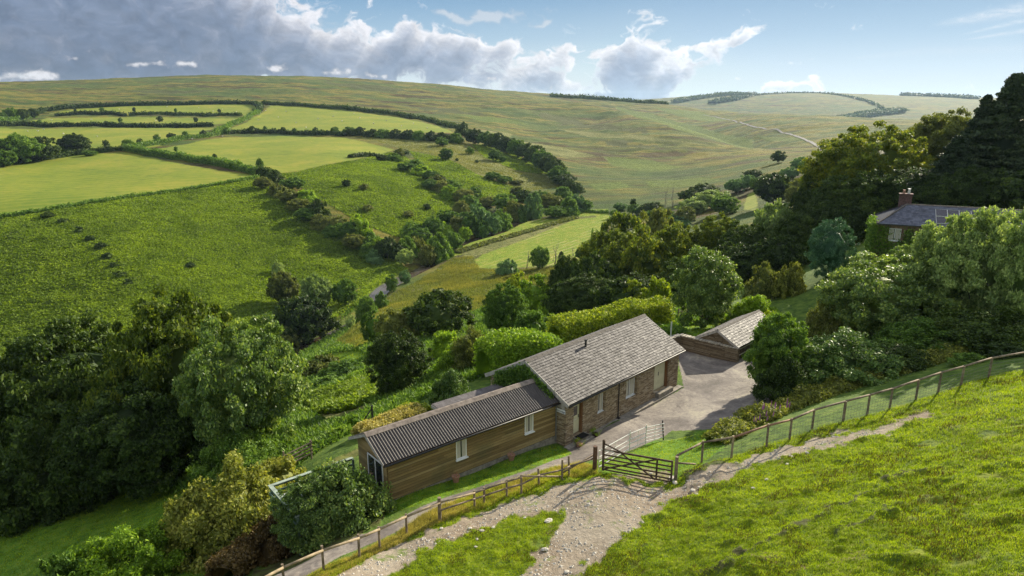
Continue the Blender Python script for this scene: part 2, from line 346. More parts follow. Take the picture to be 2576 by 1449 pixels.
# moor
moor = b.ramp(b.m('ADD', b.m('MULTIPLY', strk, .7), b.m('MULTIPLY', nBig, .35)), [(.36, (.13,.075,.03)), (.43, (.075,.10,.02)), (.50, (.16,.19,.03)), (.57, (.33,.26,.075)), (.66, (.14,.19,.03))])
heather = b.ramp(b.noise(b.mapping(tc, (.009, .035, .02), (0, 0, R(-20)), (40, 3, 0)), 1., 7, .7, .4), [(.52, 0.), (.58, 1.)])
moor = b.mix(b.m('MULTIPLY', heather, .8), moor, (.085, .045, .035))
fern = b.ramp(b.noise(b.mapping(tc, (.006, .012, .02), (0, 0, R(-35)), (7, 13, 0)), 1., 6, .65, .3), [(.50, 0.), (.56, 1.)])
moor = b.mix(b.m('MULTIPLY', fern, .65), moor, (.07, .15, .045))
spk = b.m('MULTIPLY', b.ramp(b.noise(tc, .16, 6, .78), [(.52, 0.), (.6, 1.)]), b.ramp(nHuge, [(.4, .35), (.6, 1.)]))
moor = b.mix(b.m('MULTIPLY', spk, .6), moor, (.04, .06, .018))
moor = b.mix(1., moor, (.56, .58, .30), 'MULTIPLY')
nearc = b.ramp(n2, [(.36, (.035,.07,.010)), (.5, (.075,.13,.018)), (.66, (.14,.19,.03))])
moor = b.mix(mFar, nearc, moor)
# pasture
pas = b.ramp(b.m('ADD', b.m('MULTIPLY', nBig, .6), b.m('MULTIPLY', nMed, .4)), [(.38, (.110,.165,.008)), (.5, (.160,.200,.011)), (.60, (.225,.225,.022))])
mead = b.ramp(nMed, [(.35, (.13,.20,.010)), (.5, (.18,.25,.013)), (.64, (.26,.26,.035))])
mow = b.a('ShaderNodeTexWave'); b.set(mow.inputs[0], b.mapping(tc, (.05, .05, .05), (0, 0, R(62)))); mow.inputs['Scale'].default_value = .9; mow.inputs['Distortion'].default_value = 2.5; mow.inputs['Detail'].default_value = 3
pas = b.mix(b.m('MULTIPLY', b.mr(mow.outputs['Fac'], .5, 1., 0., 1.), .22), pas, (.30, .27, .05))
pas = b.mix(b.m('MULTIPLY', b.ramp(b.noise(tc, .09, 6, .75), [(.54, 0.), (.62, 1.)]), .35), pas, (.07, .12, .01))
hay = b.a('ShaderNodeTexWave'); b.set(hay.inputs[0], b.mapping(tc, (.25, .25, .25), (0, 0, R(38)))); hay.inputs['Scale'].default_value = .35; hay.inputs['Distortion'].default_value = 3.; hay.inputs['Detail'].default_value = 4
mead = b.mix(b.m('MULTIPLY', b.ramp(hay.outputs['Fac'], [(.75, 0.), (.95, 1.)]), b.ramp(nBig, [(.45, 0.), (.6, .7)])), mead, (.42, .36, .16))
brk = b.ramp(b.m('ADD', b.m('MULTIPLY', nMed, .6), b.m('MULTIPLY', nFine, .4)), [(.38, (.035,.055,.007)), (.5, (.075,.115,.012)), (.64, (.13,.18,.024))])
brk = b.mix(b.m('MULTIPLY', b.ramp(nBig, [(.4, 0.), (.65, 1.)]), .5), brk, (.13, .165, .02))
taw = b.ramp(b.m('ADD', b.m('MULTIPLY', nBig, .45), b.m('MULTIPLY', b.noise(tc, .5, 5, .7), .55)), [(.38, (.06,.07,.016)), (.48, (.125,.14,.03)), (.56, (.20,.19,.065)), (.68, (.12,.165,.03))])
lawn = b.ramp(n2, [(.35, (.045,.10,.008)), (.5, (.095,.20,.012)), (.66, (.17,.24,.03))])
fieldc = b.ramp(b.m('ADD', b.m('MULTIPLY', n2, .6), b.m('MULTIPLY', nFine, .4)), [(.33, (.035,.05,.010)), (.43, (.085,.135,.014)), (.53, (.155,.195,.011)), (.68, (.23,.245,.025))])
bare = b.ramp(b.noise(tc, .45, 6, .7, .5), [(.59, 0.), (.66, 1.)])
fieldc = b.mix(b.m('MULTIPLY', bare, .8), fieldc, (.20, .145, .08))
drk = b.ramp(b.noise(b.mapping(tc, loc=(5, 9, 2)), 1.1, 6, .75, .3), [(.57, 0.), (.66, 1.)])
fieldc = b.mix(b.m('MULTIPLY', drk, .75), fieldc, (.045, .05, .015))
verge = b.ramp(b.noise(b.mapping(tc, (1., 1., 1.)), 1.7, 6, .7, .4), [(.36, (.07,.13,.014)), (.48, (.13,.20,.025)), (.58, (.28,.26,.09)), (.7, (.42,.37,.18))])
vor = b.a('ShaderNodeTexVoronoi'); b.set(vor.inputs[0], tc); vor.inputs['Scale'].default_value = 9.
vo2 = b.a('ShaderNodeTexVoronoi'); b.set(vo2.inputs[0], tc); vo2.inputs['Scale'].default_value = 4.2
gsel = b.noise(tc, .3, 4, .65)
dirt = b.ramp(b.noise(tc, 3.5, 6, .7), [(.35, (.15,.115,.08)), (.65, (.29,.23,.17))])
dirt = b.mix(b.ramp(b.noise(tc, .22, 5, .6), [(.42, 0.), (.6, .8)]), dirt, (.32, .275, .215))
stn = b.m('MULTIPLY', b.ramp(vor.outputs['Distance'], [(.22, 1.), (.36, 0.)]), b.ramp(b.noise(tc, 2.5, 4, .7), [(.42, 0.), (.56, 1.)]))
stn = b.m('MAXIMUM', b.m('MULTIPLY', stn, b.ramp(gsel, [(.4, .25), (.56, 1.)])), b.m('MULTIPLY', b.ramp(vo2.outputs['Distance'], [(.14, 1.), (.22, 0.)]), b.ramp(b.noise(tc, 1.3, 3, .7), [(.52, 0.), (.58, 1.)])))
grav = b.mix(stn, dirt, b.ramp(vor.outputs['Color'], [(.2, (.33,.28,.22)), (.9, (.62,.56,.47))]))
grav = b.mix(b.m('MULTIPLY', b.ramp(b.noise(tc, .7, 6, .75), [(.56, 0.), (.64, 1.)]), .75), grav, (.10, .16, .015))
tar = b.ramp(b.m('ADD', b.m('MULTIPLY', b.noise(tc, .35, 7, .68, .6), .75), b.m('MULTIPLY', nFine, .25)), [(.38, (.105,.092,.085)), (.48, (.17,.148,.135)), (.56, (.26,.23,.20)), (.64, (.36,.33,.25))])
crk = b.a('ShaderNodeTexVoronoi', feature='DISTANCE_TO_EDGE'); b.set(crk.inputs[0], b.vm('ADD', b.mapping(tc, (.22,)*3), b.vm('SCALE', b.noise(tc, .8, 4, .6, col=True)))); crk.inputs['Scale'].default_value = 1.
tar = b.mix(b.m('MULTIPLY', b.ramp(crk.outputs['Distance'], [(.0, 1.), (.012, 0.)]), .6), tar, (.06, .05, .04))
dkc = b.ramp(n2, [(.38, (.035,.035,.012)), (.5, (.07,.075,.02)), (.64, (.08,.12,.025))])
c = moor
for f, col in ((mP, pas), (mMe, mead), (mBr, brk), (mTa, taw), (mFi, fieldc), (mVe, verge), (mLw, lawn), (mDk, dkc), (mGr, grav), (mTm, tar)):
    c = b.mix(f, c, col)
hsum = b.m('ADD', b.m('MULTIPLY', b.noise(tc, .9, 6, .7), b.mr(mFar, 0., 1., .05, .9)), b.m('MULTIPLY', nFine, .06))
soft = b.m('MAXIMUM', mTm, mP)
bmp = b.a('ShaderNodeBump'); b.set(bmp.inputs['Height'], hsum); b.set(bmp.inputs['Strength'], b.m('SUBTRACT', 1., b.m('MULTIPLY', soft, .8))); bmp.inputs['Distance'].default_value = 1.
b.out(b.pbsdf(c, b.mr(mTm, 0., 1., .95, .75), .2, bmp.outputs[0]))

me = mesh_np('land', np.stack([X.ravel(), Y.ravel(), Zt.ravel()], 1), quads_grid(*X.shape), [LM], True)
def catt(me, nm, chans):
    a = me.attributes.new(nm, 'FLOAT_COLOR', 'POINT'); a.data.foreach_set('color', np.stack([np.asarray(q, np.float32).ravel() for q in chans], 1).ravel())
B1 = {k: blur(v, 1) for k, v in M.items()}
far = np.clip((RR-70)/200, 0, 1)
catt(me, 'zoneA', (B1['pasture'], B1['bracken'], B1['tawny'], B1['lawn']))
catt(me, 'zoneB', (B1['field'], B1['verge'], B1['gravel'], M['tarmac']))
catt(me, 'zoneC', (B1['dark'], B1['meadow'], far, far))
link('ground', me, kind='structure')
AZ0, LR0 = az, lr
def hz(x, y):
    """height of the finished land"""
    x = np.asarray(x, float); y = np.asarray(y, float)
    u = np.arctan2(x, y); v = np.log(np.maximum(np.hypot(x, y), 2.01))
    iu = np.clip(np.searchsorted(AZ0, u)-1, 0, len(AZ0)-2); iv = np.clip(np.searchsorted(LR0, v)-1, 0, len(LR0)-2)
    fu = np.clip((u-AZ0[iu])/(AZ0[iu+1]-AZ0[iu]), 0, 1); fv = np.clip((v-LR0[iv])/(LR0[iv+1]-LR0[iv]), 0, 1)
    return (Zt[iu, iv]*(1-fu)+Zt[iu+1, iv]*fu)*(1-fv)+(Zt[iu, iv+1]*(1-fu)+Zt[iu+1, iv+1]*fu)*fv

MSKB = {k: blur(v, 1) for k, v in M.items()}
def mlook(name, x, y):
    u = np.arctan2(x, y); v = np.log(np.maximum(np.hypot(x, y), 2.01))
    iu = np.clip(np.searchsorted(AZ0, u), 0, len(AZ0)-1); iv = np.clip(np.searchsorted(LR0, v), 0, len(LR0)-1); return MSKB[name][iu, iv]
# stream water
def ribbon(name, path, w, zoff, mat, taper=False, kind='structure', conform=False):
    P = np.asarray(path); T = np.gradient(P[:, :2], axis=0); T /= np.linalg.norm(T, axis=1)[:, None]+1e-9
    N = np.stack([-T[:, 1], T[:, 0]], 1); k = 5; vs = []
    ww = w if np.ndim(w) else np.full(len(P), w)
    for i in range(len(P)):
        for j in range(k):
            q = P[i, :2]+N[i]*ww[i]*(j/(k-1)-.5); z = (float(hz(q[0], q[1])) if conform else P[i, 2])+zoff
            vs.append((q[0], q[1], z))
    return link(name, mesh_np(name, vs, quads_grid(len(P), k)[:, ::-1], [mat], True), kind=kind)
WM, b = newmat('stream_water'); tc = b.a('ShaderNodeTexCoord').outputs['Object']
b.out(b.pbsdf(b.ramp(b.noise(tc, .25, 4, .6), [(.42, (.05,.03,.014)), (.6, (.09,.075,.06))]), .12, .6, b.bump(b.noise(tc, 1.5, 5, .7), .5, .15)))
ribbon('stream', RIVS, 4.4+.9*np.sin(np.arange(NS)*.3), -.75, WM)

# ------------------------------------------------------------------ sky, clouds, sun
SAZ, SEL = R(40.5), R(24.5)
wd = bpy.data.worlds.new('World'); sc.world = wd; wd.use_nodes = True
b = NB(wd)
sky = b.a('ShaderNodeTexSky', sky_type='NISHITA', sun_disc=False, sun_elevation=SEL, sun_rotation=SAZ)
sky.altitude = 300; sky.air_density = 1.0; sky.dust_density = 1.6; sky.ozone_density = 2.5
dirv = b.a('ShaderNodeTexCoord').outputs['Generated']
sep = b.a('ShaderNodeSeparateXYZ'); b.l.new(dirv, sep.inputs[0])
azn = b.m('MULTIPLY', b.m('ARCTAN2', sep.outputs[0], sep.outputs[1]), 180/math.pi)
eln = b.m('MULTIPLY', b.m('ARCSINE', sep.outputs[2]), 180/math.pi)
cb = b.a('ShaderNodeCombineXYZ'); b.l.new(azn, cb.inputs[0]); b.l.new(eln, cb.inputs[1])
AE = cb.outputs[0]
def azel(px, py):
    r = ray(px, py); return math.degrees(math.atan2(r[0], r[1])), math.degrees(math.atan2(r[2], math.hypot(r[0], r[1])))
# cloud cover over the part of the sky the valley looks into, worked out on an azimuth / elevation grid
CL = [(60,60,430,100,-2,1.2),(380,95,300,75,4,1.1),(640,115,230,58,9,1.0),(820,150,70,50,10,.85),(-500,40,500,150,0,1.1),(150,-80,500,60,0,.7),
      (1060,140,125,46,5,1.15),(1180,128,140,32,-2,.9),(950,178,50,24,-20,.85),(1042,78,34,14,0,.8),(1255,112,62,14,-12,.7),(1000,110,60,26,-10,.6),
      (1180,195,130,24,0,.62),(1330,200,100,30,-10,.72),(1410,125,75,16,-14,.8),(1380,160,60,24,-14,.55),(1390,215,70,26,0,.6),
      (1575,150,70,58,-10,1.15),(1640,130,100,26,-6,.8),(1720,178,105,26,-32,1.0),(1590,215,90,36,0,.95),(1810,108,100,11,-8,.62),(1560,245,170,12,0,.7),(1880,98,30,9,-30,.5),
      (1866,208,26,16,-30,.75),(1975,216,42,12,0,.8),(2045,207,26,14,0,.75),(2010,228,90,8,0,.7),(905,90,50,20,5,.4)]
CT = [(1240,34,120,15,-6,1.),(1365,52,60,11,-5,1.1),(1150,42,70,10,-3,.9),(790,48,130,14,8,.8),(1200,82,70,8,-15,.8),(900,88,60,20,5,.8),(1850,100,70,14,-12,.8),(1500,118,60,10,-8,.7)]
CW = [(355,163,24,7,0,1.),(388,160,12,5,0,.8),(470,163,24,11,0,1.1),(700,174,24,12,0,1.1),(98,187,28,12,0,1.),(30,194,90,9,0,.9),(188,138,32,14,-10,.6),(850,182,50,12,0,.8),(940,189,26,8,0,.95),(1220,205,90,14,0,.5),(1300,225,120,12,0,.5)]
NX, NY = 2600, 560; A0, A1, E0_, E1_ = -62., 68., -2., 26.
ga, ge = np.meshgrid(np.linspace(A0, A1, NX), np.linspace(E0_, E1_, NY))
kk = 57.3/1803
def blobs(lst, wx, wy):
    t = np.zeros_like(ga)
    for (px, py, sx, sy, tl, w) in lst:
        a0, e0 = azel(px, py); c_, s_ = math.cos(R(tl)), math.sin(R(tl)); dx = (ga+wx-a0)/kk; dy = (ge+wy-e0)/kk
        q = ((dx*c_-dy*s_)/sx)**2+((dx*s_+dy*c_)/sy)**2; t += w*np.exp(-np.minimum(q, 30))
    return t
wx = fbm(ga*.5, ge*.7, 4, 61)*2.4; wy = fbm(ga*.5+40, ge*.7, 4, 62)*1.6
mass = np.minimum(blobs(CL, wx, wy), 1.25)
det = fbm(ga*.75+wx, ge*1.1+wy, 8, 63); bil = np.abs(fbm(ga*1.5+wx*2, ge*2.0+wy*2, 6, 64))*-1+.18
dn = mass+det*1.25+bil*.8-.42
def sst(x, a, b_): t = np.clip((x-a)/(b_-a), 0, 1); return t*t*(3-2*t)
alpha = sst(dn, -.02, .36)
thk = np.clip(dn, 0, 1.2)
acc = np.zeros_like(dn)
for k in range(1, 9):                                # how much cloud lies between here and the sun
    sx_, sy_ = int(k*4), int(k*7); sh_ = np.zeros_like(thk); sh_[:-sy_, :-sx_] = thk[sy_:, sx_:]; acc += sh_
lit = np.exp(-acc*.55)*np.exp(-thk*.6)
edge = np.exp(-thk*3.2)
nearsun = np.clip((ga+25)/45, 0, 1)
low = np.clip(1-ge/10, 0, 1)
base = np.stack([np.full_like(ga, v) for v in (.175, .24, .36)], -1)*(1-.35*low*(1-nearsun))[..., None]+np.stack([.20*nearsun, .235*nearsun, .26*nearsun], -1)+np.clip(ge-9, 0, 8)[..., None]*np.array([.022, .021, .018])*(1-nearsun)[..., None]
lite = np.stack([.72+.16*nearsun, .72+.18*nearsun, .77+.16*nearsun], -1)
mxv = np.clip(lit*1.25+edge*.55, 0, 1)[..., None]
crgb = base*(1-mxv)+lite*mxv
crgb *= (1+fbm(ga*1.4+wx, ge*2.+wy, 5, 66)*.42)[..., None]
# thin veils
tm = blobs(CT, wx, wy)+fbm(ga*1.3+wx, ge*2.4, 6, 70)*1.7-.5; ta = sst(tm, 0, .9)*.55
veil = np.array([.74, .76, .80]); crgb = np.where((alpha > ta)[..., None], crgb, veil*(.8+.2*ta[..., None])); alpha = np.maximum(alpha, ta)
# bright little cumulus in front
pm = np.minimum(blobs(CW, wx*.5, wy*.5), 1.1)+fbm(ga*2.2, ge*3., 6, 67)*1.5-.42; pa = sst(pm, 0, .7)*.8
prgb = np.array([.84, .83, .86])*(.62+.38*sst(pm, .1, .9))[..., None]
# streaks of high cirrus on the right
def line(px0, py0, px1, py1, w, st):
    a0, e0 = azel(px0, py0); a1, e1 = azel(px1, py1); t = np.clip((ga-a0)/(a1-a0), 0, 1.6); d_ = (ge-(e0+(e1-e0)*t))/kk; return st*np.exp(-(d_/(w*(.4+t)))**2)*sst(t, 0, .5)*(ga > a0)
cir = np.clip(line(2330,66,2576,24,9,.5)+line(2400,92,2576,52,3.5,.35)+line(2410,103,2576,78,3.,.45)+line(2120,150,2240,138,4,.12), 0, 1)*(.75+fbm(ga*3, ge*9, 4, 68)*1.2)
for c_, a_ in ((np.array([.80, .83, .87]), cir), ):
    crgb = np.where(alpha[..., None] > .02, crgb, c_); alpha = np.clip(np.maximum(alpha, a_), 0, 1)
crgb = crgb*(1-pa[..., None])+prgb*pa[..., None]; alpha = np.maximum(alpha, pa)
fade = sst(ga, A0, A0+6)*(1-sst(ga, A1-6, A1))*(1-sst(ge, E1_-5, E1_))
ci = bpy.data.images.new('cloud_cover', NX, NY, alpha=True, float_buffer=True); ci.colorspace_settings.name = 'Non-Color'
ci.alpha_mode = 'CHANNEL_PACKED'
ci.pixels.foreach_set(np.concatenate([crgb, (alpha*fade)[..., None]], -1).astype(np.float32).ravel()); ci.update(); ci.pack()
uvn = b.a('ShaderNodeCombineXYZ'); b.l.new(b.mr(azn, A0, A1, 0., 1.), uvn.inputs[0]); b.l.new(b.mr(eln, E0_, E1_, 0., 1.), uvn.inputs[1])
for nd in b.n:
    if nd.type == 'MAP_RANGE': nd.clamp = False
it = b.a('ShaderNodeTexImage', image=ci, interpolation='Linear', extension='CLIP'); b.l.new(uvn.outputs[0], it.inputs[0])
# clear air: Nishita sky, its glare near the sun held back, blended with a pale gradient, its unseen overhead part brightened to lift the shadows
nis = b.mix(1., b.mix(1., sky.outputs[0], (.075, .075, .08), 'MULTIPLY'), (.62, .70, .80), 'DARKEN')
grd = b.ramp(b.mr(eln, -2., 28., 0., 1.), [(0., (.78, .84, .88)), (.08, (.72, .81, .87)), (.14, (.58, .72, .82)), (.22, (.36, .53, .69)), (.31, (.20, .37, .56)), (.5, (.46, .55, .66)), (1., (.70, .74, .79))])
grd = b.mix(b.mr(azn, 0., 40., 0., .6), grd, b.mix(1., grd, (.03, .04, .04), 'ADD'))
skc = b.mix(.8, nis, grd)
fin = b.mix(it.outputs['Alpha'], skc, it.outputs['Color'])
fin = b.mix(1., fin, (.60, .60, .60), 'MULTIPLY')
bg = b.a('ShaderNodeBackground'); b.l.new(fin, bg.inputs[0]); bg.inputs[1].default_value = 1.
ow = b.a('ShaderNodeOutputWorld'); b.l.new(bg.outputs[0], ow.inputs[0])
wd.cycles.sampling_method = 'MANUAL'; wd.cycles.sample_map_resolution = 512

sl = bpy.data.lights.new('sun', 'SUN'); sl.energy = 4.9; sl.angle = R(.5); sl.color = (1., .90, .70)
so = bpy.data.objects.new('sun', sl); COL.objects.link(so); so.location = (60, 70, 80)
sd = Vector((math.sin(SAZ)*math.cos(SEL), math.cos(SAZ)*math.cos(SEL), math.sin(SEL)))
so.rotation_euler = sd.to_track_quat('Z', 'Y').to_euler()
sc.view_settings.view_transform = 'Standard'; sc.view_settings.look = 'None'; sc.view_settings.exposure = .95; sc.view_settings.gamma = 1
cy = sc.cycles
sc.render.engine = 'CYCLES'; cy.use_denoising = True; cy.denoising_prefilter = 'NONE'; cy.max_bounces = 6; cy.diffuse_bounces = 3; cy.glossy_bounces = 2; cy.transmission_bounces = 3; cy.volume_bounces = 0; cy.transparent_max_bounces = 4
cy.caustics_reflective = False; cy.caustics_refractive = False; cy.use_adaptive_sampling = True; cy.adaptive_threshold = .015

# ------------------------------------------------------------------ foliage makers
def unit(v): return v/(np.linalg.norm(v, axis=-1, keepdims=True)+1e-9)
def leaf_quads(C, size, nrm_bias, rg, aspect=1.7, bend=None):
    """one lens-shaped leaf (quad) per centre"""
    n_ = len(C); N = unit(rg.normal(size=(n_, 3))+nrm_bias)
    a = unit(np.cross(N, rg.normal(size=(n_, 3)))); bb = np.cross(N, a)
    s = (size*rg.uniform(.6, 1.4, n_))[:, None]
    L = a*s*aspect*.5; Wd = bb*s*.5
    V = np.stack([C-L, C-Wd*.9+L*.1, C+L, C+Wd*.9+L*.1], 1).reshape(-1, 3)
    return V, np.arange(n_*4).reshape(-1, 4)
def blob(rg, rad, z0, z1, nu=14, nv=9, amp=.25, seed=1):
    th = np.linspace(0, 2*math.pi, nu, endpoint=False); ph = np.linspace(.04, math.pi-.04, nv)
    T, Pp = np.meshgrid(th, ph, indexing='ij'); D = np.stack([np.cos(T)*np.sin(Pp), np.sin(T)*np.sin(Pp), np.cos(Pp)], -1)
    q = 1+amp*2*fbm(D[..., 0]*1.7+D[..., 2]*1.3+seed, D[..., 1]*1.7-D[..., 2]+seed*2, 3, seed)
    V = D*q[..., None]*np.array([rad, rad, (z1-z0)/2])+np.array([0, 0, (z0+z1)/2])
    i, j = np.meshgrid(np.arange(nu), np.arange(nv-1), indexing='ij'); i2 = (i+1) % nu
    Fq = np.stack([i*nv+j, i2*nv+j, i2*nv+j+1, i*nv+j+1], -1).reshape(-1, 4)[:, ::-1]
    return V.reshape(-1, 3), Fq
def tube(P, Rd, sides=6):
    P = np.asarray(P, float); k = len(P); Rd = np.broadcast_to(Rd, (k,))
    T = unit(np.gradient(P, axis=0)); up = np.where(np.abs(T[:, 2:3]) > .95, np.array([[1., 0, 0]]), np.array([[0, 0, 1.]]))
    A_ = unit(np.cross(T, up)); B_ = np.cross(T, A_); th = np.linspace(0, 2*math.pi, sides, endpoint=False)
    V = (P[:, None]+(A_[:, None]*np.cos(th)[None, :, None]+B_[:, None]*np.sin(th)[None, :, None])*Rd[:, None, None]).reshape(-1, 3)
    i, j = np.meshgrid(np.arange(k-1), np.arange(sides), indexing='ij'); j2 = (j+1) % sides
    Fq = np.stack([i*sides+j, i*sides+j2, (i+1)*sides+j2, (i+1)*sides+j], -1).reshape(-1, 4)[:, ::-1]
    cap = [[0, 0, 0, 0]]
    return V, Fq
def cat(parts):
    Vs, Fs, o = [], [], 0
    for V, Fq in parts: Vs.append(V); Fs.append(Fq+o); o += len(V)
    return np.concatenate(Vs), np.concatenate(Fs)
def envelope(kind, d, seed):
    """radius multiplier of the crown outline along unit directions d"""
    q = 1+.34*fbm(d[:, 0]*1.6+d[:, 2]+seed*3.1, d[:, 1]*1.6+d[:, 2]*.7+seed, 3, seed)*2*.8
    return q
def make_crown(name, kind, seed, nclump, nleaf, lsize, clr, core=.0, outer=.6, flat=.55, upb=.5):
    rg = np.random.default_rng(seed); d = unit(rg.normal(size=(nclump, 3)))
    if kind in ('bush', 'dome'): d[:, 2] = np.abs(d[:, 2])*1.0-.05; d = unit(d)
    r = outer+(1-outer)*rg.uniform(0, 1, nclump)**.7
    r *= envelope(kind, d, seed)
    if kind == 'broad': cz_, hz_ = .56, .46
    elif kind == 'tall': cz_, hz_ = .52, .5
    else: cz_, hz_ = .05, .95
    C = d*r[:, None]*np.array([1., 1., hz_])+np.array([0, 0, cz_])
    if kind == 'cone':
        t = rg.uniform(0, 1, nclump)**.75; ang = rg.uniform(0, 2*math.pi, nclump); ra = (1-t)**.8*(.35+.65*np.sqrt(rg.uniform(0, 1, nclump)))*(1+.25*np.sin(t*60))
        C = np.stack([np.cos(ang)*ra, np.sin(ang)*ra, .06+.94*t-ra*.10], 1)
    if kind == 'column':
        t = rg.uniform(0, 1, nclump); ang = rg.uniform(0, 2*math.pi, nclump); ra = np.sin(np.pi*np.clip(t*.9+.12, 0, 1))**.6*(.5+.5*rg.uniform(0, 1, nclump))
        C = np.stack([np.cos(ang)*ra, np.sin(ang)*ra, .05+.93*t], 1)
    per = rg.poisson(nleaf/nclump, nclump)+1
    idx = np.repeat(np.arange(nclump), per); rc = clr*rg.uniform(.6, 1.3, nclump)
    off = rg.normal(size=(len(idx), 3)); off *= (rg.uniform(0, 1, len(idx))**.5/np.linalg.norm(off, axis=1))[:, None]
    sc3 = np.array([1, 1, flat]) if kind != 'cone' else np.array([1.1, 1.1, .3])
    asp = {'broad': .8, 'tall': .5, 'bush': 1., 'dome': 1., 'cone': .45, 'column': .3}[kind]
    Pn = C[idx]+off*rc[idx][:, None]*sc3*np.array([1, 1, asp*1.2])
    Pn[:, 2] = np.maximum(Pn[:, 2], .01)
    outd = unit(Pn-np.array([0, 0, cz_*.6]))
    V, Fq = leaf_quads(Pn*np.array([1, 1, 1/asp]), lsize, outd*.7+np.array([0, 0, upb]), rg); V = V*np.array([1, 1, asp])
    parts = [(V, Fq)]
    if core > 0:
        if kind in ('bush', 'dome'): parts.append(blob(rg, core, -.3, core*.95, seed=seed))
        elif kind == 'cone': parts.append(tube([(0, 0, .08), (0, 0, .4), (0, 0, .9)], [core, core*.6, .02], 9))
        else: parts.append(blob(rg, core, cz_-hz_*core, cz_+hz_*core, seed=seed))
    V, Fq = cat(parts); return V, Fq, C
def make_trunk(kind, seed, C, nb=9, rad=.03, top=.6):
    rg = np.random.default_rng(seed+99); parts = []
    lean = rg.normal(size=2)*.03
    parts.append(tube([(0, 0, -.08), (lean[0]*.3, lean[1]*.3, .12), (lean[0], lean[1], top*.6), (lean[0]*1.5, lean[1]*1.3, top), (lean[0]*1.6, lean[1]*1.4, .9 if kind in ('cone', 'column') else top*1.25)], [rad*1.35, rad, rad*.75, rad*.5, rad*.12], 7))
    for i in rg.choice(len(C), min(nb, len(C)), replace=False):
        c_ = C[i]; z = min(top, max(.1, c_[2]*.45)); s_ = np.array([lean[0]*z/top, lean[1]*z/top, z]); m_ = s_*.45+c_*.55+np.array([0, 0, -.03])+rg.normal(size=3)*.03
        parts.append(tube([s_, (s_+m_)/2+rg.normal(size=3)*.015, m_, c_], [rad*.5, rad*.38, rad*.25, rad*.08], 5))
    return cat(parts)
BARK = simple('bark', (.11, .09, .07), .9, .15, .35, 5, .01)
DEADW = simple('dead_wood', (.22, .20, .18), .9, .15, .3, 6)
PROTO = {}
def proto(key, kind, seed, nclump, nleaf, lsize, clr, core=0., outer=.6, flat=.6, rad=.03, top=.6, nb=9, upb=.5):
    V, Fq, C = make_crown(key, kind, seed, nclump, nleaf, lsize, clr, core, outer, flat, upb)
    cr = mesh_np('crown', V, Fq, [None]); V2, F2 = make_trunk(kind, seed, C, nb, rad, top)
    tr = mesh_np('trunk', V2, F2, [BARK], True); PROTO[key] = (cr, tr)
for i in range(3): proto('broadH%d' % i, 'broad', 11+i, 420, 70000, .024, .11, .55, .5, .5, .028, .55, 22)
for i in range(2): proto('bushH%d' % i, 'bush', 31+i, 260, 42000, .034, .15, .5, .55, .7, .02, .5, 26)
proto('hollyH0', 'dome', 41, 200, 26000, .045, .13, .7, .8, .8, .02, .5, 6)
for i in range(2): proto('tallH%d' % i, 'tall', 51+i, 300, 36000, .036, .15, .5, .5, .55, .03, .6, 16)
for i in range(4): proto('broadM%d' % i, 'broad', 61+i, 150, 14000, .052, .15, .62, .6, .55, .03, .5, 8)
for i in range(3): proto('bushM%d' % i, 'bush', 71+i, 90, 9000, .066, .19, .66, .65, .7, .02, .5, 5)
for i in range(2): proto('tallM%d' % i, 'tall', 81+i, 110, 9000, .066, .18, .55, .6, .6, .03, .5, 8)
for i in range(3): proto('broadL%d' % i, 'broad', 91+i, 40, 2200, .11, .24, .7, .7, .6, .035, .45, 5)
for i in range(3): proto('bushL%d' % i, 'bush', 101+i, 30, 1800, .13, .26, .72, .7, .7, .02, .4, 2)
for i in range(2): proto('coneH%d' % i, 'cone', 111+i, 900, 60000, .034, .085, .42, .5, .3, .025, .9, 40, .3)
proto('columnM0', 'column', 121, 130, 9000, .10, .22, .4, .5, .6, .06, .8, 10)
proto('cypressH0', 'tall', 131, 420, 34000, .03, .10, .62, .7, .8, .03, .6, 10, .1)
def dead_proto(key, seed, ivy=False):
    rg = np.random.default_rng(seed); parts = []
    def br(p, d, L, r, lv):
        pts = [p]; q = p
        for k in range(4): d = unit(d+rg.normal(size=3)*.22+np.array([0, 0, .10])); q = q+d*L/4; pts.append(q)
        parts.append(tube(pts, np.linspace(r, r*.35, 5), 5))
        if lv < 3:
            for k in range(4 if lv else 6):
                a = pts[rg.integers(1, 5)]; dd = unit(d+rg.normal(size=3)*.75+np.array([0, 0, .2])); br(a, dd, L*.55, r*.42, lv+1)
    br(np.array([0, 0, -.05]), np.array([.05, 0, 1.]), .62, .035, 0); br(np.array([.03, .02, -.05]), np.array([.3, .1, 1.]), .5, .025, 1)
    V, Fq = cat(parts); PROTO[key] = (None, mesh_np('trunk', V, Fq, [DEADW], True))
for i in range(3): dead_proto('dead%d' % i, 141+i)

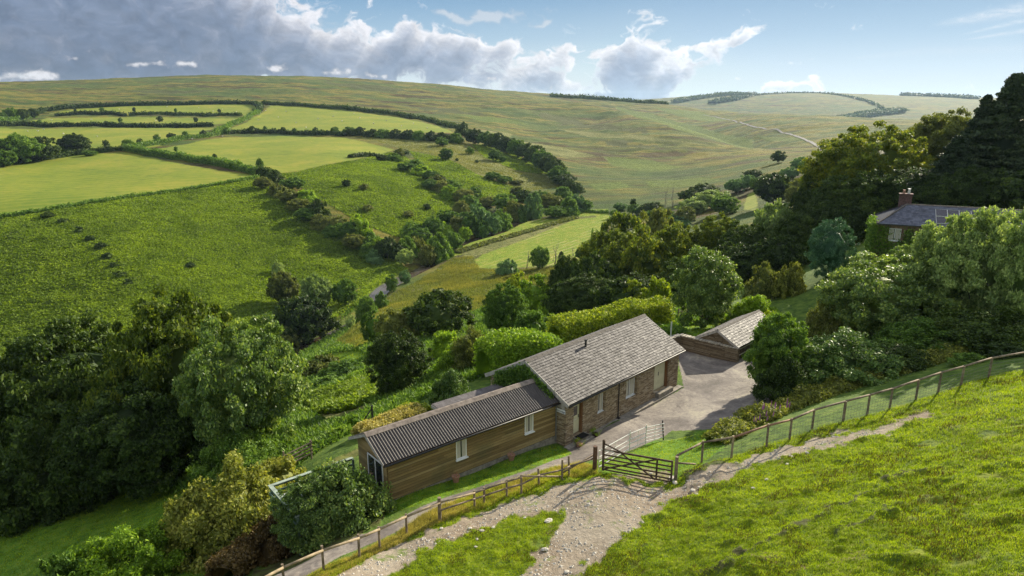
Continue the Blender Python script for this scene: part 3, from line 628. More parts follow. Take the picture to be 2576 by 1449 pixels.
LF = {
 'dark': leafmat('leaves_dark', (.007,.015,.005), (.021,.040,.009), (.058,.088,.016), .30),  # dark foliage; on the shaded beeches this colour also holds their shade
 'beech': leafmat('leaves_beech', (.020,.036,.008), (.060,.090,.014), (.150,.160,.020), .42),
 'ash': leafmat('leaves_ash', (.022,.042,.016), (.060,.105,.030), (.170,.215,.060), .38, .46, .35),
 'green': leafmat('leaves_green', (.018,.040,.010), (.048,.095,.018), (.105,.165,.030), .38),
 'bright': leafmat('leaves_bright', (.035,.070,.008), (.095,.165,.016), (.190,.255,.030), .45),
 'yellow': leafmat('leaves_yellow', (.035,.060,.006), (.105,.150,.013), (.230,.250,.028), .45),
 'pale': leafmat('leaves_pale', (.045,.075,.030), (.105,.155,.060), (.230,.280,.120), .38, .55, .2),
 'olive': leafmat('leaves_olive', (.025,.035,.012), (.070,.090,.025), (.140,.150,.045), .38),
 'glossy': leafmat('leaves_glossy', (.012,.030,.010), (.040,.080,.020), (.110,.160,.045), .28, .5, .3),
 'haw': leafmat('leaves_hawthorn', (.035,.045,.012), (.095,.115,.025), (.210,.210,.055), .40),
 'conifer': leafmat('leaves_conifer', (.006,.014,.008), (.018,.032,.016), (.045,.062,.026), .12, .6, .2),
 'cypress': leafmat('leaves_cypress', (.012,.035,.022), (.030,.075,.045), (.060,.125,.075), .2),
 'willow': leafmat('leaves_willow', (.030,.060,.030), (.070,.130,.060), (.130,.200,.095), .35),
 'ferny': leafmat('leaves_fern', (.034,.058,.008), (.082,.130,.017), (.155,.212,.036), .45, big=.05),
 'drygrass': leafmat('dry_grass', (.08,.078,.025), (.16,.15,.05), (.28,.25,.11), .35),
 'tawny': leafmat('tawny_grass', (.045,.052,.015), (.100,.110,.030), (.175,.172,.068), .4, big=.06),
 'grass': leafmat('grass_blades', (.033,.055,.005), (.104,.160,.010), (.205,.250,.024), .45, big=.5),
 'brownfern': leafmat('dead_fern', (.022,.016,.008), (.048,.034,.015), (.085,.062,.028), .3),
}
cnt = {}
def plant(key, leaf, x, y, z, rad, h, name, label, cat_, group, rz=None, sy=1.):
    k = cnt.get(key, 0); cnt[key] = k+1
    ks = [q for q in PROTO if q.rstrip('0123456789') == key]; cr, tr = PROTO[ks[k % len(ks)]]
    t = thing(name, label, cat_, (x, y, z), rng.uniform(0, 6.28) if rz is None else rz, group)
    t.scale = (rad, rad*sy, h)
    if cr is not None:
        o = link('crown', cr, t); o.material_slots[0].link = 'OBJECT'; o.material_slots[0].material = LF[leaf]
    o2 = link('trunk' if 'bush' not in key and 'holly' not in key else 'stem', tr, t)
    if leaf == 'rustydead': pass
    return t
def tree(key, leaf, px, top, base, w, name, label, group=None, cat_='tree', rz=None, hmin=1., sy=1.):
    """px: middle, top: top pixel row, base: ('b', row) or distance ahead; w: crown width in pixels"""
    if isinstance(base, tuple): p = ground(px, base[1]); D = p[1]; x = p[0]
    else: D = base; x = (px-CX)/F*zdepth(D, -5.); 
    z = float(hz(x, D))
    if not isinstance(base, tuple): x = (px-CX)/F*zdepth(D, (z+atD(px, top, D)[2])/2); z = float(hz(x, D))
    zt = atD(px, top, D)[2]; h = max(hmin, zt-z); rad = w/2/F*zdepth(D, (z+zt)/2)
    if key[:4] == 'bush' and h/rad > 2.1: key = {'H': 'tallH', 'M': 'tallM', 'L': 'broadL'}[key[4]]
    return plant(key, leaf, x, D, z-.1, rad*(.90 if key[:5] in ('broadH', 'tallH', 'broad') else .88), h*(.93 if key[:5] == 'broad' else .94)+.1, name, label, cat_, group, rz, sy)
def hedge(name, label, pts, width, height, leaf, group=None, dens=1., lsz=None, world=False, wob=.25, cat_='hedge', kind=None):
    P = np.array([ground(*p)[:2] for p in pts]) if not world else np.array(pts, float)[:, :2]
    D = np.linalg.norm(P, axis=1).mean(); P = smooth(resample(P, max(.4, D*.004)), 2)
    z = hz(P[:, 0], P[:, 1]); L = np.hypot(*np.diff(P, axis=0).T).sum()
    ls = lsz or max(.10, D*.0013); rg = np.random.default_rng(len(pts)+int(abs(P[0, 0])*10))
    per = (width+2*height)*L; nl = int(min(90000, max(600, dens*2.2*per/(ls*ls*.85))))
    t = rg.uniform(0, len(P)-1.001, nl); i = t.astype(int); f = (t-i)[:, None]
    C2 = P[i]*(1-f)+P[i+1]*f; zz = z[i]*(1-f[:, 0])+z[i+1]*f[:, 0]
    T = unit(np.gradient(P, axis=0))[i]; N = np.stack([-T[:, 1], T[:, 0]], 1)
    hv = 1+wob*2*fbm(C2[:, 0]/height*.8, C2[:, 1]/height*.8, 3, 3)*1.6
    an = rg.uniform(0, math.pi, nl); q = rg.uniform(.72, 1.06, nl)
    cx_ = np.sign(np.cos(an))*np.abs(np.cos(an))**.6*width/2*q*(.8+.2*hv); cz_ = np.abs(np.sin(an))**.6*height*q*hv
    C = np.stack([C2[:, 0]+N[:, 0]*cx_, C2[:, 1]+N[:, 1]*cx_, zz+cz_], 1)+rg.normal(size=(nl, 3))*ls*.5
    outn = np.stack([N[:, 0]*np.cos(an), N[:, 1]*np.cos(an), np.sin(an)], 1)
    V, Fq = leaf_quads(C, ls, outn*.8+np.array([0, 0, .3]), rg)
    th = np.linspace(0, math.pi, 7); Tn = unit(np.gradient(P, axis=0)); Nn = np.stack([-Tn[:, 1], Tn[:, 0]], 1)
    hv2 = 1+wob*2*fbm(P[:, 0]/height*.8, P[:, 1]/height*.8, 3, 3)*1.6
    a_ = np.sign(np.cos(th))*np.abs(np.cos(th))**.6*width/2*.74; b_ = np.abs(np.sin(th))**.6*height*.74
    VC = np.stack([P[:, None, 0]+Nn[:, None, 0]*a_[None], P[:, None, 1]+Nn[:, None, 1]*a_[None], z[:, None]+b_[None]*hv2[:, None]-.15*(np.abs(b_) < .01)[None]], -1)
    Vt, Ft = cat([(V, Fq), (VC.reshape(-1, 3), quads_grid(len(P), 7))])
    o = P.mean(0); zo = z.mean(); Vt = Vt-np.array([o[0], o[1], zo])
    return link(name, mesh_np(name, Vt, Ft, [LF[leaf]]), None, label, cat_, group, kind, (o[0], o[1], zo))

# ------------------------------------------------------------------ built things: shape helpers
def box(x0, x1, y0, y1, z0, z1):
    V = np.array([(x, y, z) for x in (x0, x1) for y in (y0, y1) for z in (z0, z1)], float)
    Fq = np.array([[0, 1, 3, 2], [4, 6, 7, 5], [0, 4, 5, 1], [2, 3, 7, 6], [0, 2, 6, 4], [1, 5, 7, 3]]); return V, Fq
def bar(p, q, w, h, up=(0, 0, 1)):
    p = np.array(p, float); q = np.array(q, float); t = unit(q-p); upv = np.array(up, float)
    if abs(t@upv) > .95: upv = np.array([0, 1., 0])
    s = unit(np.cross(t, upv)); u = np.cross(s, t); V = np.array([c_+s*w/2*a+u*h/2*b_ for c_ in (p, q) for a in (-1, 1) for b_ in (-1, 1)])
    Fq = np.array([[0, 1, 3, 2], [4, 6, 7, 5], [0, 4, 5, 1], [2, 3, 7, 6], [0, 2, 6, 4], [1, 5, 7, 3]]); return V, Fq
def rod(p, q, r0, r1=None, sides=8):
    V, Fq = tube([p, q], [r0, r1 if r1 is not None else r0], sides)
    k = sides; caps = []
    V = np.concatenate([V, [p, q]]); n_ = 2*k
    for j in range(k):
        j2 = (j+1) % k; caps.append([n_, j, j2, j2]); caps.append([n_+1, k+j2, k+j, k+j])
    return V, np.concatenate([Fq, np.array(caps)])
def obj(name, parts, mat, parent=None, sm=False, bev=0., **kw):
    V, Fq = cat(parts); bad = (Fq[:, 2] == Fq[:, 3])
    me = bpy.data.meshes.new(name); me.from_pydata([tuple(v) for v in V], [], [tuple(f[:3]) if bd else tuple(f) for f, bd in zip(Fq.tolist(), bad)])
    me.materials.append(mat)
    if sm: me.polygons.foreach_set('use_smooth', np.ones(len(me.polygons), bool))
    me.update(); o = link(name, me, parent, **kw)
    if bev: md = o.modifiers.new('bevel', 'BEVEL'); md.width = bev; md.segments = 1; md.limit_method = 'ANGLE'
    return o
def wall_mesh(L, Hh, th, ops, y0=0., topf=None):
    """wall along x from 0..L, from y0 back th, with openings (x0,x1,z0,z1)"""
    xs = sorted({0., L, *[o[0] for o in ops], *[o[1] for o in ops]}); zs = sorted({0., Hh, *[o[2] for o in ops], *[o[3] for o in ops]})
    parts = []
    for a, b_ in zip(xs[:-1], xs[1:]):
        run = None
        for c_, d in zip(zs[:-1], zs[1:]):
            xm, zm = (a+b_)/2, (c_+d)/2; solid = not any(o[0] < xm < o[1] and o[2] < zm < o[3] for o in ops)
            if solid: run = (run[0], d) if run else (c_, d)
            if (not solid) and run: parts.append(box(a, b_, y0, y0+th, *run)); run = None
        if run: parts.append(box(a, b_, y0, y0+th, *run))
    return parts
def prism(pts2, axis, a0, a1):
    """polygon in the (h,z) plane stretched along an axis: 'x' -> pts are (y,z); 'y' -> pts are (x,z). Fan of quads/tris"""
    k = len(pts2); V = []
    for a in (a0, a1):
        for (h_, z_) in pts2: V.append((a, h_, z_) if axis == 'x' else (h_, a, z_))
    Fq = [[i, (i+1) % k, k+(i+1) % k, k+i] for i in range(k)]
    for i in range(1, k-1): Fq.append([0, i+1, i, i]); Fq.append([k, k+i, k+i+1, k+i+1])
    return np.array(V, float), np.array(Fq)

# materials for the buildings
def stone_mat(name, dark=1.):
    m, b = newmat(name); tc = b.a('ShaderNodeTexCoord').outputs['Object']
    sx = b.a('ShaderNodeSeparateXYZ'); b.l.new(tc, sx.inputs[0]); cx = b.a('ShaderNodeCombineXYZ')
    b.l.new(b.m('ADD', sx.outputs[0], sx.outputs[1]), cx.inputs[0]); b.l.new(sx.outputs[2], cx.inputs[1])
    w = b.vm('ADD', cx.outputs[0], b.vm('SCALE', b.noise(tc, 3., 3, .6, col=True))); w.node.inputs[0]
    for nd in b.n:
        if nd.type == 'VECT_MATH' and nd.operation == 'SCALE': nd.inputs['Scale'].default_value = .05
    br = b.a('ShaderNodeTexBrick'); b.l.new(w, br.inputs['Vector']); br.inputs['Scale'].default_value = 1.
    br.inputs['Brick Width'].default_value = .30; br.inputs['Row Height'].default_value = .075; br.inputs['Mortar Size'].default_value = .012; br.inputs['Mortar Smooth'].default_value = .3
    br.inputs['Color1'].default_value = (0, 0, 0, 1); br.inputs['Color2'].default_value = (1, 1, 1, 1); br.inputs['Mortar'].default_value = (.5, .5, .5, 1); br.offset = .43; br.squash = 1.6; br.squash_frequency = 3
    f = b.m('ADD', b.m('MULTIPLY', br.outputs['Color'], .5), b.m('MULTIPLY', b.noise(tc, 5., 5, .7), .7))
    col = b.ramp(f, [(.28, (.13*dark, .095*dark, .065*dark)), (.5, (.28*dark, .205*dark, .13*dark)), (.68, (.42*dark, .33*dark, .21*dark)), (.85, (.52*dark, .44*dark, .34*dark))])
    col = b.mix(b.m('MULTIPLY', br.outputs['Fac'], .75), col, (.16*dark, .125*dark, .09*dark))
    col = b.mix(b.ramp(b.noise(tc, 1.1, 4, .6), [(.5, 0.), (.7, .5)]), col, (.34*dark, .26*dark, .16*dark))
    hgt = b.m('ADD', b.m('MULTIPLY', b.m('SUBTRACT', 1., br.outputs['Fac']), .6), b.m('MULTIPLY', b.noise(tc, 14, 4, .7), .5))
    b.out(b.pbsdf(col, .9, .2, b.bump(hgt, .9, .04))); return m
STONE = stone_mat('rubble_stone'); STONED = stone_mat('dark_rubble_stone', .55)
def slate_mat(name, c0, c1, c2, rough=.42):
    m, b = newmat(name); tc = b.a('ShaderNodeTexCoord').outputs['Object']; geo = b.a('ShaderNodeNewGeometry')
    f = b.m('ADD', b.m('MULTIPLY', geo.outputs['Random Per Island'], .45), b.m('MULTIPLY', b.noise(tc, 3.5, 6, .72), .6))
    col = b.ramp(f, [(.22, c0), (.5, c1), (.8, c2)])
    lich = b.ramp(b.noise(tc, 9, 5, .7), [(.58, 0.), (.66, 1.)]); col = b.mix(b.m('MULTIPLY', lich, .5), col, (.42, .40, .34))
    col = b.mix(b.m('MULTIPLY', b.ramp(b.noise(tc, 1.2, 5, .65), [(.5, 0.), (.64, 1.)]), .5), col, tuple(x*.5 for x in c0))
    b.out(b.pbsdf(col, b.mr(b.noise(tc, 6, 4, .6), .3, .7, rough-.08, rough+.22), .55, b.bump(b.noise(tc, 11, 5, .7), .5, .012))); return m
SLATE = slate_mat('stone_slate', (.048, .042, .042), (.090, .081, .081), (.165, .150, .147), .66)
SLATEB = slate_mat('blue_slate', (.07, .075, .11), (.11, .12, .17), (.17, .18, .24), .6)
RIDGE = simple('ridge_tile', (.115, .10, .09), .8, .3, .3, 5, .01)
FASC = simple('grey_bargeboard', (.40, .37, .34), .75, .3, .25, 5)
PLANK, b = newmat('weathered_boards'); tc = b.a('ShaderNodeTexCoord').outputs['Object']; geo = b.a('ShaderNodeNewGeometry')
f = b.m('ADD', b.m('MULTIPLY', geo.outputs['Random Per Island'], .35), b.m('MULTIPLY', b.noise(b.mapping(tc, (.35, .5, 9)), 1.6, 6, .7), .7))
col = b.ramp(f, [(.25, (.11, .075, .036)), (.48, (.235, .16, .066)), (.66, (.32, .23, .10)), (.85, (.40, .33, .19))])
col = b.mix(b.m('MULTIPLY', b.ramp(b.noise(tc, .55, 4, .6), [(.48, 0.), (.66, 1.)]), .45), col, (.11, .115, .055))
b.out(b.pbsdf(col, .8, .25, b.bump(b.noise(b.mapping(tc, (1, 1, 14)), 3, 4, .6), .4, .008)))
CORR, b = newmat('corrugated_sheet'); tc = b.a('ShaderNodeTexCoord').outputs['Object']
nz = b.noise(b.mapping(tc, (1, .6, .6)), 1.8, 6, .7); col = b.ramp(nz, [(.35, (.030, .024, .024)), (.6, (.06, .05, .047)), (.75, (.10, .085, .075))])
b.out(b.pbsdf(col, .55, .5, b.bump(b.noise(tc, 18, 3, .6), .2, .004)))
CAPM = simple('weathered_cap', (.23, .19, .165), .85, .25, .3, 4, .01)
UPVC = simple('white_frame', (.78, .79, .80), .35, .5, .04, 3)
GLASS, b = newmat('window_glass'); b.out(b.pbsdf((.02, .025, .03), .06, .9))
CURT = simple('net_curtain', (.52, .49, .42), .9, .1, .18, 14, 0, stretch=(3, 3, .25))
CREAM = simple('cream_paint', (.60, .58, .40), .55, .35, .08, 3)
DOORW = simple('brown_jamb', (.20, .10, .045), .7, .3, .3, 5, stretch=(4, 4, .6))
WOODD = simple('dark_gate_wood', (.085, .055, .038), .8, .3, .35, 5, .004, stretch=(1, 1, 1))
WOODG = simple('grey_fence_wood', (.23, .18, .13), .85, .25, .35, 4, .006)
WOODL = simple('pale_fence_wood', (.33, .26, .17), .85, .25, .3, 4, .006)
GALV = simple('galvanised_metal', (.66, .66, .63), .45, .5, .12, 6, 0, .15)
WIRE = simple('fence_wire', (.20, .19, .17), .5, .5, .1, 6, 0, .5)
BLKP = simple('black_plastic', (.025, .025, .027), .5, .4, .2, 5)
GREYP = simple('grey_pipe', (.20, .21, .22), .5, .4, .15, 5)
GREENP = simple('green_deck_paint', (.105, .165, .125), .6, .35, .2, 4)
TERRA = simple('terracotta', (.36, .20, .13), .8, .25, .2, 8, .003)
SOIL = simple('potting_soil', (.05, .035, .025), .95, .1, .3, 20)
CONC = simple('concrete', (.27, .245, .21), .9, .2, .3, 4, .01)
MAT = simple('rubber_mat', (.02, .02, .02), .9, .1, .2, 20)
BRICK = simple('chimney_brick', (.13, .075, .07), .85, .2, .3, 8, .01)
WHITEP = simple('white_paint', (.80, .81, .84), .4, .4, .04, 4)
RED = simple('red_petals', (.45, .03, .04), .6, .3, .2, 10)
PINK = simple('purple_petals', (.38, .10, .36), .6, .3, .25, 10)
STN = simple('pale_field_stone', (.50, .46, .40), .85, .25, .25, 5, .01)
INK = simple('sign_lettering', (.06, .07, .16), .6, .3, .1, 3)
SOLARM = simple('solar_glass', (.035, .03, .05), .15, .7, .2, 3)
RUSTT = simple('rust_trim', (.20, .05, .045), .7, .3, .2, 4)

def slate_roof(name, L, y0, z0, y1, z1, cw, ch, mat, parent, x0=0., hip=None, seed=3):
    """slates laid in courses from the eave (y0,z0) up to the ridge (y1,z1)"""
    rg = np.random.default_rng(seed); sl_ = math.hypot(y1-y0, z1-z0); ty, tz = (y1-y0)/sl_, (z1-z0)/sl_; ny, nz_ = -tz, ty
    if ny*0+nz_ < 0: ny, nz_ = -ny, -nz_
    nc = int(round(sl_/ch)); ch = sl_/nc; V = []; Fq = []
    def add(a, b_, s0, s1, lift, jit):
        o = len(V); t_ = .012
        for s_, l0 in ((s0, lift+jit), (s1, .004)):
            for xx in (a, b_):
                for tt in (0, -t_): V.append((xx, y0+ty*s_+ny*(l0+tt), z0+tz*s_+nz_*(l0+tt)))
        for f in ([0, 2, 6, 4], [1, 5, 7, 3], [0, 1, 3, 2], [4, 6, 7, 5], [0, 4, 5, 1], [2, 3, 7, 6]): Fq.append([o+q for q in f])
    for r in range(nc):
        s0 = r*ch; xl, xr = x0, x0+L
        if hip: xl += hip[0]*s0/sl_; xr -= hip[1]*s0/sl_
        x = xl-rg.uniform(0, cw)*(r % 2)
        while x < xr:
            w = cw*rg.uniform(.75, 1.25); a = max(x, xl); b_ = min(x+w, xr)
            if b_-a > .04: add(a+.006, b_-.006, s0-.01+rg.uniform(-.012, .006), s0+ch+.03, .042, rg.uniform(-.008, .012))
            x += w
    base = [(x0, y0, z0), (x0+L, y0, z0), (x0+L-(hip[1] if hip else 0), y1, z1), (x0+(hip[0] if hip else 0), y1, z1)]
    o = len(V)
    for q in base: V.append((q[0], q[1]-ny*.02, q[2]-nz_*.02))
    for q in base: V.append((q[0], q[1]-ny*.09, q[2]-nz_*.09))
    Fq += [[o, o+1, o+2, o+3], [o+7, o+6, o+5, o+4], [o, o+4, o+5, o+1], [o+1, o+5, o+6, o+2], [o+2, o+6, o+7, o+3], [o+3, o+7, o+4, o]]
    return obj(name, [(np.array(V), np.array(Fq))], mat, parent)
def ridge_tiles(L, y, z, mat, parent, x0=0., r=.13, n_=None, name='ridge'):
    n_ = n_ or int(L/.5); parts = []; s = L/n_
    for i in range(n_):
        a = x0+i*s; parts.append(prism([(y-r, z-.075), (y-.03, z+.035), (y+.03, z+.035), (y+r, z-.075), (y+r, z-.10), (y, z-.01), (y-r, z-.10)], 'x', a+.006, a+s-.006))
    return obj(name, parts, mat, parent)
def corrugated(name, L, y0, z0, y1, z1, pitch, amp, mat, parent, x0=0., along='y'):
    k = int(L/pitch)*8; xs = np.linspace(x0, x0+L, k+1); h_ = amp*np.cos((xs-x0)/pitch*2*math.pi)
    sl_ = math.hypot(y1-y0, z1-z0); ty, tz = (y1-y0)/sl_, (z1-z0)/sl_; ny, nz_ = (-tz, ty) if ty > 0 else (tz, -ty)
    V = []; 
    for lay in (0, -.012):
        for t in np.linspace(0, 1, 5):
            V.append(np.stack([xs, np.full_like(xs, y0+(y1-y0)*t)+ny*(h_+lay), np.full_like(xs, z0+(z1-z0)*t)+nz_*(h_+lay)], 1))
    V = np.concatenate(V); g1 = quads_grid(5, k+1); return obj(name, [(V, np.concatenate([g1, g1[:, ::-1]+5*(k+1)]))], mat, parent, sm=True)
def window(x0, x1, z0, z1, yf, parent, mull=0, curtain=True, depth=.07, fm=None, sill=True, fw=.055):
    """frame, glass, curtain and sill set at local depth yf"""
    fm = fm or UPVC
    ps = [box(x0, x1, yf, yf+depth, z1-fw, z1), box(x0, x1, yf, yf+depth, z0, z0+fw), box(x0, x0+fw, yf, yf+depth, z0+fw, z1-fw), box(x1-fw, x1, yf, yf+depth, z0+fw, z1-fw)]
    for q in range(mull): xm = x0+(x1-x0)*(q+1)/(mull+1); ps.append(box(xm-.03, xm+.03, yf, yf+depth, z0+fw, z1-fw))
    w = obj('window', ps, fm, parent, bev=.006)
    obj('pane', [box(x0+fw, x1-fw, yf+.025, yf+.035, z0+fw, z1-fw)], GLASS, w)
    if curtain:
        xs = np.linspace(x0+fw, x1-fw, 40); V = []
        for zz in (z0+fw, z1-fw):
            V.append(np.stack([xs, yf+.018+.006*np.sin(np.arange(40)*1.3), np.full(40, zz)], 1))
        q = np.ones(39, bool); g1 = quads_grid(2, 40); keep = ~((g1[:, 0] > 15) & (g1[:, 0] < 22)); obj('curtain', [(np.concatenate(V), g1[keep])], CURT, w)
    if sill: obj('sill', [box(x0-.05, x1+.05, yf-.10, yf+.01, z0-.06, z0-.003)], fm, w, bev=.006)
    return w

# ------------------------------------------------------------------ stone barn
BACKW = simple('shadowed_board_backing', (.03, .022, .014), .9, .1, .2, 5)  # near-black colour paints the shadow lines into the gaps between the boards
BZ = -1.98; UA_ = R(43.87); ub = np.array([math.sin(UA_), math.cos(UA_)]); nb = np.array([-ub[1], ub[0]])
eL = np.array([3.27, 36.95]); o_b = eL+nb*.3
barn = thing('stone_barn', 'long single-storey stone barn with silvery slate roof beside the tarmac yard', 'barn', (o_b[0], o_b[1], BZ), math.pi/2-UA_)
Lb, Wb = 12.75, 6.3; EZ = 2.88; RZ = EZ+1.83
ops = [(.88, 1.78, .42, 2.42), (3.25, 4.05, 1.05, 2.38), (6.3, 7.55, 1.05, 2.38), (9.65, 11.4, .45, 2.5)]
parts = [(V+np.array([.15, 0, 0]), Fq) for V, Fq in wall_mesh(Lb-.15, EZ+.1, .5, [(a-.15, b_-.15, c_, d) for a, b_, c_, d in ops])]
parts += [box(.15, Lb, Wb-.5, Wb, 0, EZ+.1)]
gp = [(.5, 0), (Wb-.5, 0), (Wb-.5, EZ), (3.15, RZ-.14), (.5, EZ+.08)]
parts += [prism(gp, 'x', .15, .60), prism(gp, 'x', Lb-.45, Lb)]
obj('wall', parts, STONE, barn)
# rough quoins and jamb stones standing slightly proud
rg = np.random.default_rng(5); qs = []
for xq, sgn in ((.15, 1), (Lb, -1), (1.78, 1), (4.05, 1), (7.55, 1), (11.4, 1), (.88, -1), (3.25, -1), (6.3, -1)):
    z = .0 if xq in (.15, Lb) else .45
    while z < (EZ-.15 if xq in (.15, Lb) else 2.5):
        h_ = rg.uniform(.05, .11); w_ = rg.uniform(.16, .42); pr = rg.uniform(.004, .03)
        qs.append(box(min(xq, xq+sgn*w_), max(xq, xq+sgn*w_), -pr, .03, z, z+h_*.9)); z += h_
obj('quoin', qs, STONE, barn, kind='stuff')
slate_roof('roof', 13.0, -.3, EZ-.02, 3.15, RZ, .24, .20, SLATE, barn)
slate_roof('roof', 13.0, 6.6, EZ-.02, 3.15, RZ, .24, .20, SLATE, barn, seed=8)
ridge_tiles(13.0, 3.15, RZ+.03, RIDGE, barn, r=.17)
for xx in (-.02, 13.0-.03):
    for (a, b_) in (((-.32, EZ-.10), (3.15, RZ-.09)), ((6.62, EZ-.10), (3.15, RZ-.09))):
        if xx < 5: obj('bargeboard', [bar((xx, a[0], a[1]), (xx, b_[0], b_[1]), .04, .24)], FASC, barn)
        else: obj('verge_trim', [bar((xx, a[0], a[1]+.02), (xx, b_[0], b_[1]+.02), .05, .09)], RUSTT, barn)
obj('gutter', [rod((.0, -.36, EZ-.10), (13.0, -.36, EZ-.10), .055)], BLKP, barn, sm=True)
obj('downpipe', [rod((5.42, -.36, EZ-.1), (5.42, -.07, EZ-.32), .035), rod((5.42, -.07, EZ-.3), (5.42, -.07, .12), .035), box(5.32, 5.52, -.2, 0, .06, .16)], BLKP, barn)
d = obj('door', [box(.92, 1.70, .21, .26, .46, 2.38)], CREAM, barn, bev=.008)
obj('window', [box(1.10, 1.50, .20, .211, 1.62, 2.22)], GLASS, d)
obj('letterbox', [box(1.18, 1.44, .195, .21, 1.33, 1.37)], GALV, d)
obj('handle', [box(1.58, 1.61, .17, .21, 1.42, 1.62)], BLKP, d)
obj('door_frame', [box(1.70, 1.777, .02, .35, .42, 2.42), box(.883, .92, .18, .35, .42, 2.42), box(.92, 1.70, .18, .35, 2.38, 2.42)], DOORW, barn)
window(3.28, 4.04, 1.08, 2.38, .18, barn)
window(6.35, 7.54, 1.08, 2.38, .18, barn, 1)
d2 = obj('double_door', [box(9.7, 10.5, .21, .26, .5, 2.45), box(10.51, 11.3, .205, .255, .5, 2.45)], CREAM, barn, bev=.008)
obj('handle', [box(10.46, 10.50, .18, .21, 1.5, 1.75)], BLKP, d2); obj('door_rail', [box(10.60, 11.24, .19, .205, 1.42, 1.5)], CREAM, d2)
obj('door_frame', [box(11.3, 11.397, .02, .35, .45, 2.497), box(9.653, 9.7, .18, .35, .45, 2.497), box(9.7, 11.3, .18, .35, 2.45, 2.497)], DOORW, barn)
obj('plinth', [box(.0, 12.95, -.42, -.002, -.3, .10), box(.9, 2.3, -.62, -.425, -.3, .22), box(.9, 1.95, -.42, .3, .102, .40), box(9.9, 11.7, -.35, .4, .104, .42)], CONC, barn, bev=.01)
obj('vent_pipe', [rod((5.2, 2.55, 4.25), (5.2, 2.55, 4.85), .07), rod((5.2, 2.55, 4.8), (5.2, 2.55, 4.9), .095)], BLKP, barn, sm=False)
obj('gable_boards', [bar((.12, max(.03, (z-EZ+.16)/.53+.03), z), (.12, max(.25, (z-EZ+.16)/.53+.9), z), .05, .14) for z in np.arange(EZ-.5, RZ-.75, .155)], FASC, barn)
# end notches
sg = thing('house_sign', 'white name board with dark lettering on the corner of the stone barn', 'sign', (0, 0, 0)); 
cpt = o_b+ub*.1; sg.location = (cpt[0], cpt[1], BZ+2.18); sg.rotation_euler = (0, 0, math.pi/2-UA_-math.pi/2)
# local x of the sign runs away from the back of the gable towards its front corner
obj('board', [box(-.95, .03, -.05, -.02, 0, .24)], WHITEP, sg, bev=.008)
fc = bpy.data.curves.new('lettering', 'FONT'); fc.body = 'Hillway Lodge'; fc.size = .165; fc.extrude = .004; fc.align_x = 'CENTER'; fc.align_y = 'CENTER'
fo = link('lettering', fc, sg); fo.location = (-.46, -.056, .12); fo.rotation_euler = (R(90), 0, 0); fc.materials.append(INK)
bpy.context.view_layer.update(); _me = bpy.data.meshes.new_from_object(fo.evaluated_get(bpy.context.evaluated_depsgraph_get())); bpy.data.objects.remove(fo); fo = link('lettering', _me, sg); fo.location = (-.46, -.056, .12); fo.rotation_euler = (R(90), 0, 0)
for sx_, w_, pl, col_, nm, lb in ((2.35, .22, 24, 'bright', 'plant_pot', 'low dark pot of trailing green plants right of the barn doorstep'), (.72, .2, 18, 'yellow', 'plant_pot', 'small planter with yellow flowers left of the barn doorstep')):
    q = o_b+ub*sx_-nb*(.55 if sx_ > 2 else .62); t = thing(nm, lb, 'plant pot', (q[0], q[1], BZ+(.10 if sx_ > 2 else .06)-.02), .3)
    obj('pot', [rod((0, 0, 0), (0, 0, .26), .15, .2, 12)], SOIL if sx_ > 2 else TERRA, t)
    V, Fq, C_ = make_crown('p', 'bush', 7, 30, 420, .075, .3, 0, .5); V = V*np.array([.34, .34, .45])+np.array([0, 0, .24]); link('foliage', mesh_np('foliage', V, Fq, [LF[col_]]), t)
q = o_b+ub*1.4-nb*.28; t = obj('doormat', [box(-.42, .42, -.25, .25, 0, .02)], MAT, None, label='black rubber doormat on the barn doorstep', cat='doormat'); t.location = (q[0], q[1], BZ+.405); t.rotation_euler = (0, 0, math.pi/2-UA_)

# ivy hanging on the barn gable
def leaf_patch(name, pts, r, nl, ls, leaf, label, cat_, group=None, flat=(1, 1, 1), hang=0.):
    rg = np.random.default_rng(nl); P = np.array(pts, float); i = rg.integers(0, len(P), nl)
    C = P[i]+rg.normal(size=(nl, 3))*r*np.array(flat)*.5
    V, Fq = leaf_quads(C, ls, np.array([0, -.3, .5]), rg); o = P.mean(0); return link(name, mesh_np(name, V-o, Fq, [LF[leaf]]), None, label, cat_, group, None, tuple(o))
def wpt(o, u, n, x, y, z, zb): q = o+u*x+n*y; return (q[0], q[1], zb+z)
iv = [wpt(o_b, ub, nb, -.12, y, z, BZ) for y in np.arange(.9, 5.6, .12) for z in np.arange(2.0, 4.5, .14) if z < RZ-abs(y-3.15)*.53-.2 and z > 2.35+.35*math.sin(y*3)-(.5 if 1.9 < y < 2.3 or 1.2 < y < 1.5 else 0)]
leaf_patch('ivy', iv, .2, 8200, .09, 'green', 'green ivy spreading over the gable of the stone barn above the chalet roof', 'ivy')

